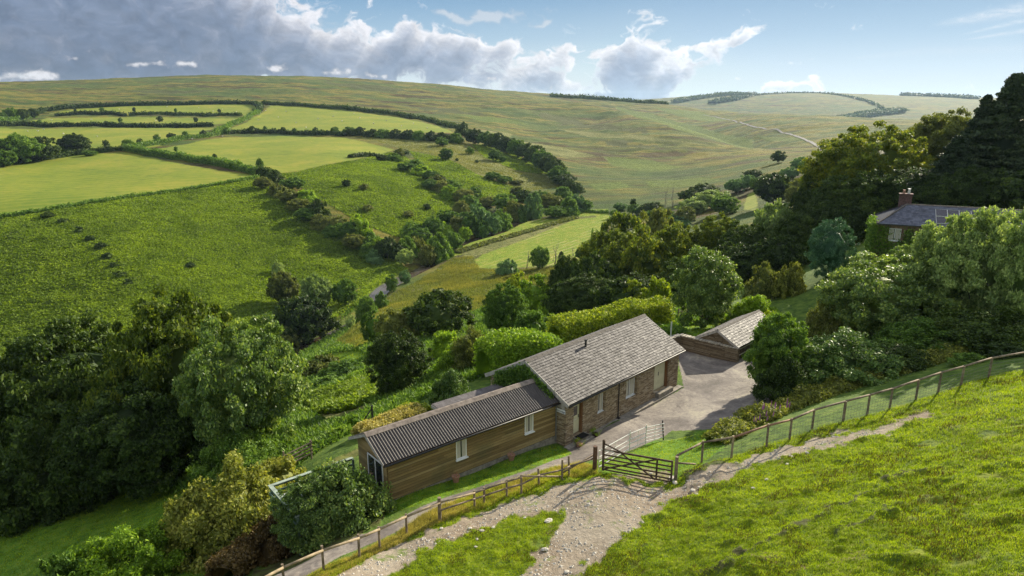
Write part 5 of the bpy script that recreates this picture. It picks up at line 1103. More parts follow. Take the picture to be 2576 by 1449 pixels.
# ------------------------------------------------------------------ trees near the buildings: (shape, leaves, mid px, top row, distance or base row, width px, name, label)
NEAR = [
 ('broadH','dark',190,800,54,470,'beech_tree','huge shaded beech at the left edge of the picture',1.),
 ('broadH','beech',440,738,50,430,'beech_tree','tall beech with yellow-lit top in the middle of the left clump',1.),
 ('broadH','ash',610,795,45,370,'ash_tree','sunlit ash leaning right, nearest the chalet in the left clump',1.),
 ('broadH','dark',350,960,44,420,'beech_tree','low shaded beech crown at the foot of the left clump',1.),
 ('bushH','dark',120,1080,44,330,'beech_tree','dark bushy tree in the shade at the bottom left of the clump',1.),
 ('bushH','pale',10,960,60,150,'willow_bush','pale willow bush half hidden at the left edge behind the beech',1.),
 ('bushH','green',600,1080,41,220,'hazel_bush','dark hazel bush under the sunlit ash',1.),
 ('bushH','haw',565,1185,31.5,350,'hawthorn_bush','large straggly hawthorn with bare twigs at the bottom left',1.),
 ('bushH','ash',848,1165,29.6,290,'laurel_bush','round glossy green bush hiding the end of the chalet and deck',1.),
 ('bushH','bright',330,1335,28.5,300,'bramble_bush','bright green bramble bush below the hawthorn at the bottom',1.),
 ('bushH','ash',765,1200,28.6,170,'laurel_bush','lower left part of the glossy bush in front of the deck rail',1.),
 ('bushM','green',150,1400,27.,200,'bramble_bush','low dark bramble at the bottom left corner',1.),
 ('bushM','haw',700,1150,36.,150,'hawthorn_bush','reddish hawthorn scrub left of the green deck',1.),
 ('bushM','green',640,1165,37.,140,'hawthorn_bush','green scrub behind the big hawthorn',1.),
 ('bushM','brownfern',690,1310,29.,150,'dead_fern_clump','brown dead fern clump on the bank below the laurel bush',1.),
 ('bushM','drygrass',935,1262,30.3,60,'grass_tussock','tall dry grass tussock at the corner of the chalet',1.),
 ('bushM','bright',855,1085,44,80,'young_shrub','small lime green shrub behind the green deck rail',1.),
 ('bushM','yellow',1040,1015,45.5,110,'golden_shrub','golden-leaved shrub behind the chalet ridge',1.),
 ('tallH','dark',1003,822,57,165,'holly_tree','dark pointed holly tree behind the chalet',1.),
 ('bushH','glossy',1137,928,47.5,118,'rhododendron','pale-flowering rounded rhododendron by the lean-to roof',1.),
 ('bushH','olive',1200,832,60,150,'apple_tree','olive-green rounded tree between the holly and the hedge',1.),
 ('bushM','bright',1120,830,70,100,'young_shrub','light green shrub behind the holly tree',1.),
 ('bushM','bright',1140,880,60,110,'young_shrub','fresh green bush between the holly and the olive tree',1.),
 ('bushM','green',900,1090,50,60,'young_shrub','small green shrub in the grass left of the chalet ridge',1.),
 ('bushM','green',800,1085,52,70,'young_shrub','bushy green sapling below the lawn patch',1.),
 ('tallM','green',938,778,('b',865),60,'alder_tree','slim dark alder at the edge of the rough meadow',1.),
 ('broadM','olive',1000,775,95,130,'oak_tree','olive oak on the slope left of the twin dark trees',1.),
 ('broadM','dark',1105,733,95,190,'oak_tree','broad dark oak in the middle of the slope below the rough meadow',1.),
 ('broadH','green',1270,712,82,135,'lime_tree','dense deep green tree in front of the dark woodland edge',1.),
 ('bushM','bright',1345,690,112,100,'willow_bush','bright green willow bush at the corner of the dark woodland',1.),
 ('bushM','yellow',1305,680,118,80,'willow_bush','yellow-green willow bush beside the meadow shadows',1.),
 ('bushM','bright',1390,735,104,90,'willow_bush','light bush tucked against the dark wood',1.),
 ('bushM','green',1380,790,75,120,'hazel_bush','green hazel between the dense tree and the clipped hedge',1.),
 ('bushM','green',1335,778,72,110,'hazel_bush','shaded hazel at the left end of the yellow hedge',1.),
 ('bushM','green',870,910,80,140,'gorse_bush','dark green bush at the edge of the small lawn',1.),
 ('bushM','olive',810,895,92,110,'gorse_bush','olive bush left of the small lawn beside the stream',1.),
 ('bushM','bright',905,935,72,90,'gorse_bush','light green bush next to the fern patch',1.),
 ('bushM','green',820,950,76,120,'gorse_bush','round dark bush above the fern patch',1.),
 ('broadM','dark',770,742,('b',858),165,'oak_tree','big dark oak by the stream at the foot of the fern slope',1.),
 ('broadM','olive',715,682,('b',765),90,'oak_tree','olive oak standing behind the big streamside oak',1.),
 ('broadM','pale',800,690,('b',775),90,'willow_tree','dusty willow behind the big streamside oak',1.),
 ('broadM','green',868,703,('b',768),70,'oak_tree','round oak to the right of the big streamside oak',1.),
 ('bushM','pale',700,655,('b',688),35,'thorn_bush','bare grey thorn above the streamside oaks',1.),
 ('bushM','olive',725,825,('b',885),70,'willow_bush','small willow bush beside the brown stream',1.),
 ('bushM','green',925,745,('b',800),66,'willow_bush','round willow on the left bank of the stream',1.),
 ('bushM','green',960,735,('b',775),44,'willow_bush','willow overhanging the stream on its left bank',1.),
 ('bushM','pale',882,790,('b',828),30,'willow_bush','pale twiggy bush on the bank opposite the fern slope',1.),
 ('tallM','green',985,690,('b',735),36,'alder_tree','young alder standing in the stream bed',1.),
 ('tallM','willow',1020,678,('b',712),34,'alder_tree','pale alder beside the upper stream',1.),
 ('bushM','willow',1277,650,('b',688),62,'willow_bush','lone round grey-green willow in the rough meadow',1.),
 ('broadM','green',1358,618,('b',676),54,'ash_tree','leafy ash among the dead trees in the meadow',1.),
 ('dead','pale',1325,612,('b',678),40,'dead_tree','leaning bare dead tree left of the leafy ash',1.),
 ('dead','pale',1395,600,('b',668),70,'dead_tree','widest bare dead tree right of the leafy ash',1.),
 ('dead','pale',1440,615,('b',660),40,'dead_tree','thin bare dead tree nearest the dark wood',1.),
 ('columnM','dark',1412,630,('b',664),18,'ivy_tree','ivy-covered dead stem between the bare trees',1.),
 ('broadM','green',1462,620,('b',655),34,'thorn_tree','small ivy-clad thorn at the dark woodland edge',1.),
 # dark wood on the slope
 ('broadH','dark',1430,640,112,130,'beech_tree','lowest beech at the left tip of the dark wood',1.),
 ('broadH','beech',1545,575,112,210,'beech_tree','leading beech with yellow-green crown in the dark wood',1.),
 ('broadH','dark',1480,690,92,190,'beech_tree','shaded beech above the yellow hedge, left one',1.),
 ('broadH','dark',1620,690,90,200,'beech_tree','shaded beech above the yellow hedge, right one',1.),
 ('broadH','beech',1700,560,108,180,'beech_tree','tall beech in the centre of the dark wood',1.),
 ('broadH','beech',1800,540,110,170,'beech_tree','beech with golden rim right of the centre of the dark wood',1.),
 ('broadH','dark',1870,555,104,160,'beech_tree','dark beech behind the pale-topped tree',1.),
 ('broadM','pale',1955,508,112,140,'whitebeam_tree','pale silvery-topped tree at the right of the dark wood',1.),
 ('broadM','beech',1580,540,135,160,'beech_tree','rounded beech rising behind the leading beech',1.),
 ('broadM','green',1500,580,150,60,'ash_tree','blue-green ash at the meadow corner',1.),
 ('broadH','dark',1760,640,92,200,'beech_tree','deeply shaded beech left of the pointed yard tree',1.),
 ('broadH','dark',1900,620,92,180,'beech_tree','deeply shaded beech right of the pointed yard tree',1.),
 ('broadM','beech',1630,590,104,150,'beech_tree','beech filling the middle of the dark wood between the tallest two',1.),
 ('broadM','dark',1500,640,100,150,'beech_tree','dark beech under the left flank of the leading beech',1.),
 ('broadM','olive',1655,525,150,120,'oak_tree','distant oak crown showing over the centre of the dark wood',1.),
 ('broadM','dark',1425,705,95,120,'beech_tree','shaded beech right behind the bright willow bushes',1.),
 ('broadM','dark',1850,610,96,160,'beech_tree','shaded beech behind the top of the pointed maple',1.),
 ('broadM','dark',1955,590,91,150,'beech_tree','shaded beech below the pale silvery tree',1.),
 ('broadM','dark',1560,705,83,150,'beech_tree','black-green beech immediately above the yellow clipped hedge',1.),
 ('tallH','ash',1775,612,63,178,'maple_tree','tall pointed maple with bright leaves beyond the barn',1.),
 ('bushM','yellow',1600,705,82,80,'golden_shrub','yellow-green shrub left of the pointed maple',1.),
 ('bushM','yellow',1655,695,80,100,'golden_shrub','rust-tinged yellow shrub touching the pointed maple',1.),
 ('bushH','bright',1900,740,62,150,'bramble_bush','bright sunlit scrub right of the pointed maple',1.),
 ('bushM','olive',1925,665,74,110,'rose_bush','rough olive scrub above the bright brambles',1.),
 ('bushM','haw',1990,660,72,90,'rose_bush','dark-topped thorn beside the cypress',1.),
 ('bushM','yellow',1940,780,58,90,'golden_shrub','yellow-green weeds behind the shed ridge',1.),
 ('cypressH','cypress',2092,552,72,130,'cypress_tree','blue-green cypress with drooping branches left of the cottage',1.),
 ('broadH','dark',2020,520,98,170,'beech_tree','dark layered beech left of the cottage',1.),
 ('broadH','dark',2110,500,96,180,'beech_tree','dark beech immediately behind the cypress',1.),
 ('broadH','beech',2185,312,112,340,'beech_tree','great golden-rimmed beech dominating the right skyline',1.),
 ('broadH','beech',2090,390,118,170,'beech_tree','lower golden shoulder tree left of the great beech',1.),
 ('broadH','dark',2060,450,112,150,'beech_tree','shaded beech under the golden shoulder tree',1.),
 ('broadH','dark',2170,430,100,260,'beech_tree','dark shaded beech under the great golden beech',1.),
 ('broadH','olive',2375,272,118,230,'oak_tree','dull green oak between the great beech and the conifers',1.),
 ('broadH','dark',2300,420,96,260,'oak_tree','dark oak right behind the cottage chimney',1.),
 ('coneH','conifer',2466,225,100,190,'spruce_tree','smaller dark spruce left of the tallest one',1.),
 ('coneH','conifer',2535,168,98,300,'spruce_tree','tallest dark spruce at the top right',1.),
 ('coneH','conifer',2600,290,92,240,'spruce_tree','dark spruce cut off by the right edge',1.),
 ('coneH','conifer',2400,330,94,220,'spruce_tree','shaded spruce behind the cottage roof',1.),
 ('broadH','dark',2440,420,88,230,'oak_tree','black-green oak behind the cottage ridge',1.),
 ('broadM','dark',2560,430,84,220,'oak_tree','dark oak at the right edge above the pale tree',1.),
 # right foreground thicket
 ('tallH','green',1960,775,44,170,'hazel_tree','dense hazel overhanging the right side of the yard',1.),
 ('bushH','bright',1950,775,45,120,'hazel_tree','bright-topped hazel at the end of the shed',1.),
 ('bushH','glossy',2150,845,42.5,300,'sycamore_bush','spreading dark sycamore bush above the wire fence',1.),
 ('bushH','dark',1985,900,41,170,'hazel_tree','low dark hazel with drooping branches beside the tarmac',1.),
 ('broadH','ash',2230,640,52,380,'sycamore_tree','wide sprawling sycamore with pale leaves in the right thicket',1.),
 ('broadH','pale',2460,520,50,330,'sycamore_tree','tall pale sycamore in front of the cottage at the right',1.),
 ('broadH','ash',2330,600,56,240,'sycamore_tree','pale-leaved sycamore just below the cottage windows',1.),
 ('bushH','olive',2110,720,54,170,'elder_bush','dull elder left of the sprawling sycamore',1.),
 ('bushH','green',2330,800,45,280,'elder_bush','shaded elder thicket behind the middle of the wire fence',1.),
 ('bushH','dark',2480,780,44,300,'elder_bush','dark elder thicket at the right edge behind the fence',1.),
 ('bushH','dark',2270,870,42,220,'elder_bush','dark undergrowth behind the fence posts',1.),
 ('bushM','green',2440,905,39.5,110,'nettle_clump','nettle clump behind the top of the wire fence',1.),
 ('bushM','dark',2540,870,40,150,'elder_bush','shaded scrub where the fence leaves the picture',1.),
 ('bushH','pale',2570,500,47,200,'sycamore_tree','silvery-leaved sycamore cut by the right edge',1.),
 ('bushM','haw',1900,1040,38.5,110,'weed_clump','tall weeds with purple spikes at the edge of the tarmac',1.),
]
for a in NEAR:
    key, leaf, px, top, base, w, nm, lb = a[:8]
    ct = 'tree' if nm.endswith('_tree') else ('bush' if 'bush' in nm or 'shrub' in nm or nm in ('rhododendron',) else 'plant')
    tree(key, leaf, px, top, base, w, nm, lb, None, ct, hmin=.6)
# the tall clipped hedge behind the barn and other hedges near by
HP = [np.array([atD(1190, 0, 55)[0], 55.]), np.array([atD(1290, 0, 57)[0], 57.]), np.array([atD(1400, 0, 60)[0], 60.])]
def wh(pxD): return [((px-CX)/F*zdepth(D, -3), D) for px, D in pxD]
hedge('garden_hedge', 'tall green garden hedge behind the left half of the barn roof', wh([(1215, 54), (1300, 56), (1400, 58)]), 3.0, 2.9, 'bright', None, 1.3, .13, True, .25)
hedge('garden_hedge', 'tall clipped hedge with bright yellow-green top behind the barn ridge', wh([(1395, 62), (1500, 64), (1600, 66), (1675, 67)]), 3.6, 2.9, 'yellow', None, 1.3, .13, True, .14)
hedge('field_bank', 'overgrown bushy bank between the driveway and the shaded lawn', [(560,1470),(640,1400),(760,1330),(850,1290)], 1.6, 1.2, 'brownfern', None, 1.2, .10, cat_='bank')
hedge('weed_strip', 'rank weeds and brambles between the yard and the wire fence', [(1800,1120),(1880,1075),(1960,1040),(2060,1000),(2200,955),(2350,910),(2560,850)], 1.7, .6, 'haw', None, .9, .10, cat_='weeds', wob=.6)
hedge('grass_bank', 'pale seeding grass on the bank behind the chalet', [(905,1105),(960,1082),(1010,1062),(1060,1045)], 1.8, .9, 'drygrass', None, 1.5, .09, cat_='grass')
hedge('fern_bank', 'grey-green fern bank in the shade below the left clump', [(20,1290),(120,1270),(240,1235),(340,1215)], 3.2, 1.1, 'ferny', None, 1.0, .13, cat_='ferns')
hedge('fern_bank', 'sunlit fern patch on the slope behind the deck', [(780,1020),(830,1005),(880,992),(935,985)], 5., .9, 'ferny', None, 1.0, .14, cat_='ferns')

# ------------------------------------------------------------------ gully and stream-side trees
def ordn(i): return ['first','second','third','fourth','fifth','sixth','seventh','eighth','ninth','tenth','eleventh','twelfth','thirteenth','fourteenth','fifteenth','sixteenth','seventeenth','eighteenth','nineteenth','twentieth','twenty-first','twenty-second','twenty-third','twenty-fourth','twenty-fifth','twenty-sixth','twenty-seventh','twenty-eighth','twenty-ninth','thirtieth','thirty-first','thirty-second','thirty-third','thirty-fourth','thirty-fifth','thirty-sixth','thirty-seventh','thirty-eighth','thirty-ninth','fortieth','forty-first','forty-second','forty-third','forty-fourth'][i]
def row(lst, nm, ct, what, group):
    """lst: (px, top, base row, width, leaf) ; shapes alternate"""
    for i, (px, top, bs, w, lf) in enumerate(lst):
        k = ('broadM', 'bushM')[i % 2] if w > 34 else ('broadL', 'bushL')[i % 2]
        tree(k, lf, px, top-2, ('b', bs), w*1.15, nm, what % ordn(i), group, ct, hmin=1.2)
row([(662,446,475,46,'olive'),(690,432,458,44,'dark'),(738,448,478,62,'green'),(700,462,492,50,'olive'),(728,478,510,60,'olive'),(770,478,515,66,'bright'),(752,500,532,56,'olive'),(800,505,552,62,'dark'),(770,525,556,54,'green'),
     (812,540,572,60,'olive'),(850,545,582,54,'olive'),(840,565,592,56,'green'),(880,560,605,62,'green'),(905,545,606,66,'bright'),(890,590,626,58,'olive'),(930,585,628,60,'green'),(955,600,640,50,'bright'),(925,612,648,42,'green'),(975,598,652,58,'dark'),(940,630,660,44,'willow')],
    'gully_tree', 'tree', '%s tree down the steep gully between the two fern slopes', 'trees in the left gully')
row([(1010,378,392,40,'dark'),(990,388,404,44,'green'),(960,392,404,30,'dark'),(1045,402,420,40,'green'),(1022,410,430,46,'green'),(1060,418,440,60,'bright'),(1085,430,455,44,'green'),(1100,440,465,50,'olive'),(1080,452,475,40,'green'),(1110,455,482,54,'olive'),(1140,455,486,44,'green'),(1130,470,500,56,'bright'),(1165,476,510,54,'olive'),(1190,470,500,46,'green'),(1180,492,522,50,'green'),(1160,505,535,44,'olive')],
    'gully_tree', 'tree', '%s tree down the second gully right of the small fern slope', 'trees in the second gully')
row([(1000,615,655,50,'dark'),(1025,600,648,60,'green'),(1020,630,668,44,'pale'),(1050,595,640,54,'olive'),(1060,575,625,60,'green'),(1040,560,600,66,'green'),(1090,548,600,60,'green'),(1105,592,650,74,'green'),(1138,582,630,54,'green'),(1115,560,598,50,'bright'),(1075,620,662,40,'olive'),(1150,545,590,56,'olive'),(1125,530,570,60,'green'),(1175,530,590,50,'green'),
     (1170,572,600,36,'bright'),(1200,510,580,74,'willow'),(1235,535,585,54,'willow'),(1262,528,572,54,'green'),(1215,560,592,34,'green'),(1290,505,552,46,'olive'),(1270,490,530,60,'green'),(1310,520,552,40,'green'),(1230,495,520,50,'olive'),(1320,478,505,60,'dark'),(1360,482,515,56,'green'),(1300,470,500,44,'olive')],
    'stream_tree', 'tree', '%s leafy tree in the wooded strip beside the stream', 'trees along the stream')
row([(1395,520,548,54,'green'),(1430,500,540,56,'green'),(1400,495,522,48,'olive'),(1450,488,530,50,'willow'),(1475,505,530,30,'green'),(1415,470,500,50,'green'),(1380,488,520,44,'olive'),(1452,514,528,50,'green'),(1345,505,535,40,'green'),(1440,455,482,56,'dark'),(1425,440,462,50,'dark')],
    'stream_tree', 'tree', '%s bush at the head of the bright meadow', 'bushes at the meadow head')
for px, lb in ((1333, 'left-hand of the two pale poplars at the meadow edge'), (1352, 'right-hand of the two pale poplars at the meadow edge')): tree('columnM', 'willow', px, 484, ('b', 546), 34, 'poplar_tree', lb, 'pair of poplars', 'tree')
tree('dead', 'pale', 1248, 500, ('b', 572), 60, 'bare_tree', 'half-bare grey tree leaning over the stream strip')
# slope thorns
for px, top, bs, w, lf, lb in ((872,452,470,26,'dark','dark thorn bush alone on the small fern slope'),(915,462,478,26,'olive','brownish thorn bush right of the dark one on the small fern slope'),(925,515,532,30,'olive','grey thorn low on the small fern slope'),(1075,512,528,24,'dark','tiny dark thorn near the foot of the small fern slope'),(1028,530,545,30,'olive','twiggy hawthorn above the wooded strip'),(480,660,672,26,'dark','single small thorn in the middle of the big fern slope'),(120,535,548,36,'dark','dark scrub at the top edge of the big fern slope'),(255,610,622,30,'dark','dark scrub patch crossing the big fern slope'),(1113,345,367,34,'green','round tree on the rough pasture, upper of the pair'),(1122,372,402,38,'green','round tree on the rough pasture, lower of the pair'),(1182,370,388,22,'green','small round tree right of the pair on the rough pasture'),(1246,376,405,40,'green','double-crowned round tree below the wooded strip'),(1265,392,408,24,'green','small companion tree beside the double-crowned one'),(1200,402,409,12,'dark','tiny bush on the rough pasture'),(1150,398,405,10,'dark','tiny gorse between the pair and the fern wedge'),(1240,432,452,44,'green','scrub clump under the rough pasture, left part'),(1270,442,460,44,'green','scrub clump under the rough pasture, right part'),(1300,452,462,40,'olive','brown scrub at the lower edge of the rough pasture')):
    tree('broadM' if w > 34 else 'broadL', lf, px, top, ('b', bs), w, 'thorn_bush' if 'round' not in lb else 'round_tree', lb, 'scattered thorns and bushes' if 'round' not in lb else None, 'bush' if 'round' not in lb else 'tree', hmin=.8)
for i, (px, py) in enumerate([(121,540),(160,556),(200,580),(228,600),(250,622),(270,646),(287,668),(303,690),(323,712)]): tree('bushL', 'dark', px, py-9, ('b', py+3), 22+(i*7) % 13, 'gorse_bush', '%s dark gorse from the top of the line crossing the big fern slope' % ordn(i), 'line of gorse on the big fern slope', 'bush', hmin=1.2)
tree('tallM', 'olive', 1007, 372, ('b', 397), 24, 'bare_tree', 'pale upright thorn at the head of the small fern slope')
# wood strip running down the moor edge
ws = [(880,320,344,36),(905,322,346,40),(935,326,348,38),(965,326,350,44),(995,328,351,40),(1025,328,353,44),(1055,330,356,42),(1085,332,358,42),(1115,334,360,42),(1145,336,362,44),(1166,310,345,44),(1195,326,366,50),(1222,332,374,48),(1250,336,382,50),(1275,345,392,50),(1300,352,400,52),(1325,362,410,54),(1345,368,422,54),(1362,378,432,54),(1380,390,442,56),(1395,402,452,54),(1405,420,462,52),(1412,440,470,46)]
for i, (px, t_, bs, w) in enumerate(ws): tree('broadM' if i > 10 else 'bushM', ('dark', 'green')[i % 3 == 0], px, t_-2, ('b', bs-4), w*1.12, 'woodland_tree', '%s tree from the left in the dark belt curving along the moor edge' % ordn(i), 'dark tree belt on the moor edge', 'tree')
# hedgerow trees and clump on the fields
cl_ = [(20,350,412,100,'dark'),(60,336,410,110,'green'),(105,345,405,90,'dark'),(10,375,420,70,'green'),(190,336,386,84,'dark'),(165,365,388,50,'green'),(130,375,395,50,'dark'),(225,378,392,40,'green')]
for i, (px, t_, bs, w, lf) in enumerate(cl_): tree('broadM', lf, px, t_, ('b', bs), w, 'field_tree', '%s rounded tree of the dark clump at the left edge of the fields' % ordn(i), 'tree clump at the left of the fields', 'tree')
hd_ = [(268,350,372,24),(322,348,372,40),(352,346,364,20),(395,336,358,22),(432,332,352,34),(467,328,348,22),(512,325,345,22),(570,318,338,24),(635,315,335,24),(668,315,333,14),(713,318,335,20),(742,320,337,18),(793,318,337,20),(842,317,340,30),(880,320,342,30),(655,395,432,28),(540,385,402,18),(443,366,382,14),(395,370,382,14),(257,268,281,16),(338,268,282,12),(442,270,283,10),(552,272,285,12),(640,270,285,16),(403,290,307,20),(303,294,308,14),(493,293,308,16),(100,298,312,14),(190,272,283,10),(30,268,300,50),(60,272,300,40),(5,280,305,40),(85,270,296,36)]
for i, (px, t_, bs, w) in enumerate(hd_): tree('broadL' if w < 26 else 'broadM', 'green' if i % 2 else 'dark', px, t_+2, ('b', bs), w*.78, 'hedgerow_tree', '%s small wind-bent hedgerow tree on the upper green fields' % ordn(i), 'hedgerow trees on the upper fields', 'tree', hmin=2.)
# trees in the valley to the right of the meadow and beyond
vr = [(1640,508,540,70,'dark','b'),(1600,515,540,50,'green','b'),(1560,510,530,40,'willow','b'),(1770,462,500,90,'dark','b'),(1735,475,510,70,'dark','b'),(1790,480,525,110,'pale','b'),(1740,500,540,80,'pale','b'),(1700,540,575,90,'willow','b'),(1655,525,560,90,'green','b'),(1720,520,570,60,'olive','b'),
      (1820,490,540,80,'green','b'),(1850,450,485,60,'willow','b'),(1893,426,448,50,'dark','b'),(1880,440,475,50,'willow','b'),(1905,445,480,44,'green','b'),(1945,435,515,120,'dark','b'),(1985,420,452,50,'willow','b'),(2010,395,432,50,'willow','b'),(2035,400,440,60,'green','b'),(2060,420,470,70,'dark','b'),(1975,428,450,50,'olive','b'),(1957,380,411,40,'dark','b'),(2085,352,385,50,'dark','b'),(2050,430,480,70,'olive','b'),(2020,440,500,80,'olive','b'),(2000,470,520,60,'olive','b'),(1545,528,548,24,'green','b'),(1592,500,518,16,'dark','b')]
for i, (px, t_, bs, w, lf, _) in enumerate(vr): tree('broadM' if w > 34 else 'broadL', lf, px, t_, ('b', bs), w, 'valley_tree', '%s tree in the leafy valley bottom right of the bright meadow' % ordn(i), 'trees in the valley right of the meadow', 'tree')
for px, lb in ((1672, 'left bare tree trunk standing over the valley bushes'), (1690, 'taller bare tree trunk standing over the valley bushes'), (1850, 'thin bare-stemmed tree in front of the distant bright field')): tree('dead', 'pale', px, 460, ('b', 530), 34, 'dead_tree', lb, None, 'tree')

# ------------------------------------------------------------------ hedgerows
HG_ = [
 ('long dark hedge along the moor above the left fields', [(0,300),(60,290),(110,280),(200,273),(330,266),(470,264),(560,261),(640,263),(656,272),(652,284)], 5, 4.2, 'dark'),
 ('curving hedge dropping between the left and right upper fields', [(652,284),(625,300),(590,312),(565,325),(540,335)], 4, 3., 'green'),
 ('hedge between the highest field and the strip below it, left length', [(140,291),(200,288),(260,289),(318,290)], 4, 3.2, 'dark'),
 ('hedge between the highest field and the strip below it, right length', [(325,290),(420,290),(500,291),(608,295)], 4, 3.2, 'dark'),
 ('long hedge above the big left field', [(-30,320),(60,318),(200,317),(400,317),(535,321)], 4.5, 3.6, 'dark'),
 ('hedge along the top of the right-hand moorland field', [(660,262),(760,268),(900,280),(1000,290),(1100,310),(1170,330)], 4.5, 3.8, 'dark'),
 ('hedge between the two right-hand fields', [(560,338),(620,333),(700,335),(780,338),(870,343)], 4, 3.0, 'dark'),
 ('hedge running diagonally across the middle of the fields', [(560,338),(520,345),(460,352),(420,360),(380,366),(330,374)], 3.5, 2.6, 'green'),
 ('thick hedge falling to the top of the gully', [(318,380),(370,388),(430,398),(500,408),(560,418),(610,430),(650,440)], 4.5, 3.4, 'green'),
 ('hedge joining the left tree clump to the central gateway', [(120,402),(180,392),(240,386),(312,380)], 3.5, 2.6, 'dark'),
 ('hedge at the bottom left of the tree clump', [(0,418),(60,408),(120,402)], 3., 2.2, 'dark'),
 ('low hedge at the far left by the lane', [(-30,312),(30,303),(90,294)], 4, 3., 'green'),
 ('scrubby edge between the lower field and the big fern slope', [(-30,556),(60,540),(160,524),(300,502),(420,486),(520,470),(600,457),(650,448)], 2.2, 1.2, 'green'),
 ('dark hedge falling from the field tree into the gully', [(650,438),(690,446),(700,458)], 4., 3.5, 'dark'),
 ('dark hedge below the bare thorn on the field corner', [(880,397),(940,393),(980,400),(1010,405)], 3., 2., 'dark'),
]
for lb, pts, w, h_, lf in HG_: hedge('hedgerow', lb, pts, w, h_, lf, 'field hedges', .9)
hedge('rush_ditch', 'dark rushy ditch winding across the bright meadow', [(1150,637),(1240,608),(1330,583),(1400,562),(1450,548)], 3.5, .8, 'olive', None, .9, cat_='rushes')
hedge('meadow_bank', 'low bushy bank across the top of the meadow', [(1430,532),(1480,534),(1530,536)], 1.5, 1.0, 'green', None, .9, cat_='bank')

# far hill woods, each belt one mass of trees too far to tell apart
for lb, pts, w, h_ in (('dark shelter belt on the left shoulder of the far hill', [(1700,263,3650),(1760,256,3800),(1820,247,3950),(1865,241,4050)], 60, 16), ('dark wood wrapping the pale field on the far hill', [(1790,268,3500),(1840,262,3600),(1870,254,3750),(1890,246,3900)], 60, 16), ('line of trees on the moor skyline left of the far hill', [(1385,243),(1450,247),(1530,253),(1600,258),(1680,263)], 12, 7),
    ('hazy wood on the right of the far hill', [(2270,249,4100),(2330,248,4150),(2400,255,4000),(2450,262,3800)], 60, 16), ('hazy woodland in the dip below the far hill', [(2070,297,2700),(2130,293,2800),(2200,289,2900),(2260,286,3000)], 90, 14), ('hazy valley woodland at the foot of the far hill', [(2150,300,2600),(2200,302,2550),(2290,303,2500),(2360,300,2500)], 70, 14), ('long thin hedge over the crown of the far hill', [(1895,247,3850),(1980,240,4100),(2060,243,4100),(2130,256,3700),(2180,268,3400),(2220,278,3100)], 12, 5)):
    pts = [ground(*q)[:2] if len(q) == 2 else atD(*q)[:2] for q in pts]
    hedge('distant_wood' if w > 20 else 'distant_hedge', lb, pts, w, h_, 'dark', None, .5, None, True, cat_='wood' if w > 20 else 'hedge')

# road over the moor
rp = [ground(*p) for p in [(2075,380),(2062,371),(2040,358),(2015,347),(1990,338),(1960,329),(1930,324),(1900,320),(1870,311),(1840,303),(1800,294),(1770,290)]]
RM = simple('moor_road', (.22, .21, .20), .9, .2, .15, .1)
ribbon('road', smooth(resample(np.array(rp), 6.), 3), 3.2, .4, RM, conform=True)

# sheep on the fields
WOOL = simple('wool', (.62, .60, .52), .95, .1, .1, 20); SFACE = simple('sheep_face', (.40, .36, .30), .9, .1, .1, 20)
def sheep_mesh():
    th = np.linspace(0, 2*math.pi, 9)[:-1]; prof = [(-.52, .02, .52), (-.46, .2, .55), (-.25, .30, .56), (.05, .31, .55), (.3, .27, .57), (.45, .17, .62), (.56, .12, .72), (.66, .09, .78), (.78, .08, .72), (.86, .03, .68)]
    V = np.array([(x, r_*math.cos(t_), z_+r_*.85*math.sin(t_)) for x, r_, z_ in prof for t_ in th]); Fq = np.array([[i*8+j, i*8+(j+1) % 8, (i+1)*8+(j+1) % 8, (i+1)*8+j] for i in range(9) for j in range(8)])[:, ::-1]
    return cat([(V, Fq)]+[tube([(x, y, .4), (x, y, .2), (x, y, 0)], [.06, .035, .03], 5) for x in (-.33, .3) for y in (-.14, .14)])
V, Fq = sheep_mesh(); SM = mesh_np('sheep', V, Fq, [WOOL], True)
sp = [(70,332),(96,331),(160,338),(245,345),(402,343),(444,349),(484,352),(536,281),(595,282),(650,303),(345,288),(392,305),(625,330),(655,286),(668,280),(800,300),(838,294),(860,306),(905,298),(940,312),(972,305),(1010,318),(1040,312),(745,310),(770,322),(700,296),(720,282),(590,303),(420,270),(500,272),(560,276),(300,276),(130,303),(230,302),(110,327),(617,332),(560,343),(870,322),(1075,324),(890,287)]
for i, p in enumerate(sp):
    g_ = ground(*p); o = link('sheep', SM, None, 'tiny white sheep grazing on the upper green fields', 'sheep', 'sheep on the upper fields', None, (g_[0], g_[1], float(hz(g_[0], g_[1])))); o.rotation_euler = (0, 0, rng.uniform(0, 6.28)); o.scale = (1.3, 1.3, 1.3)

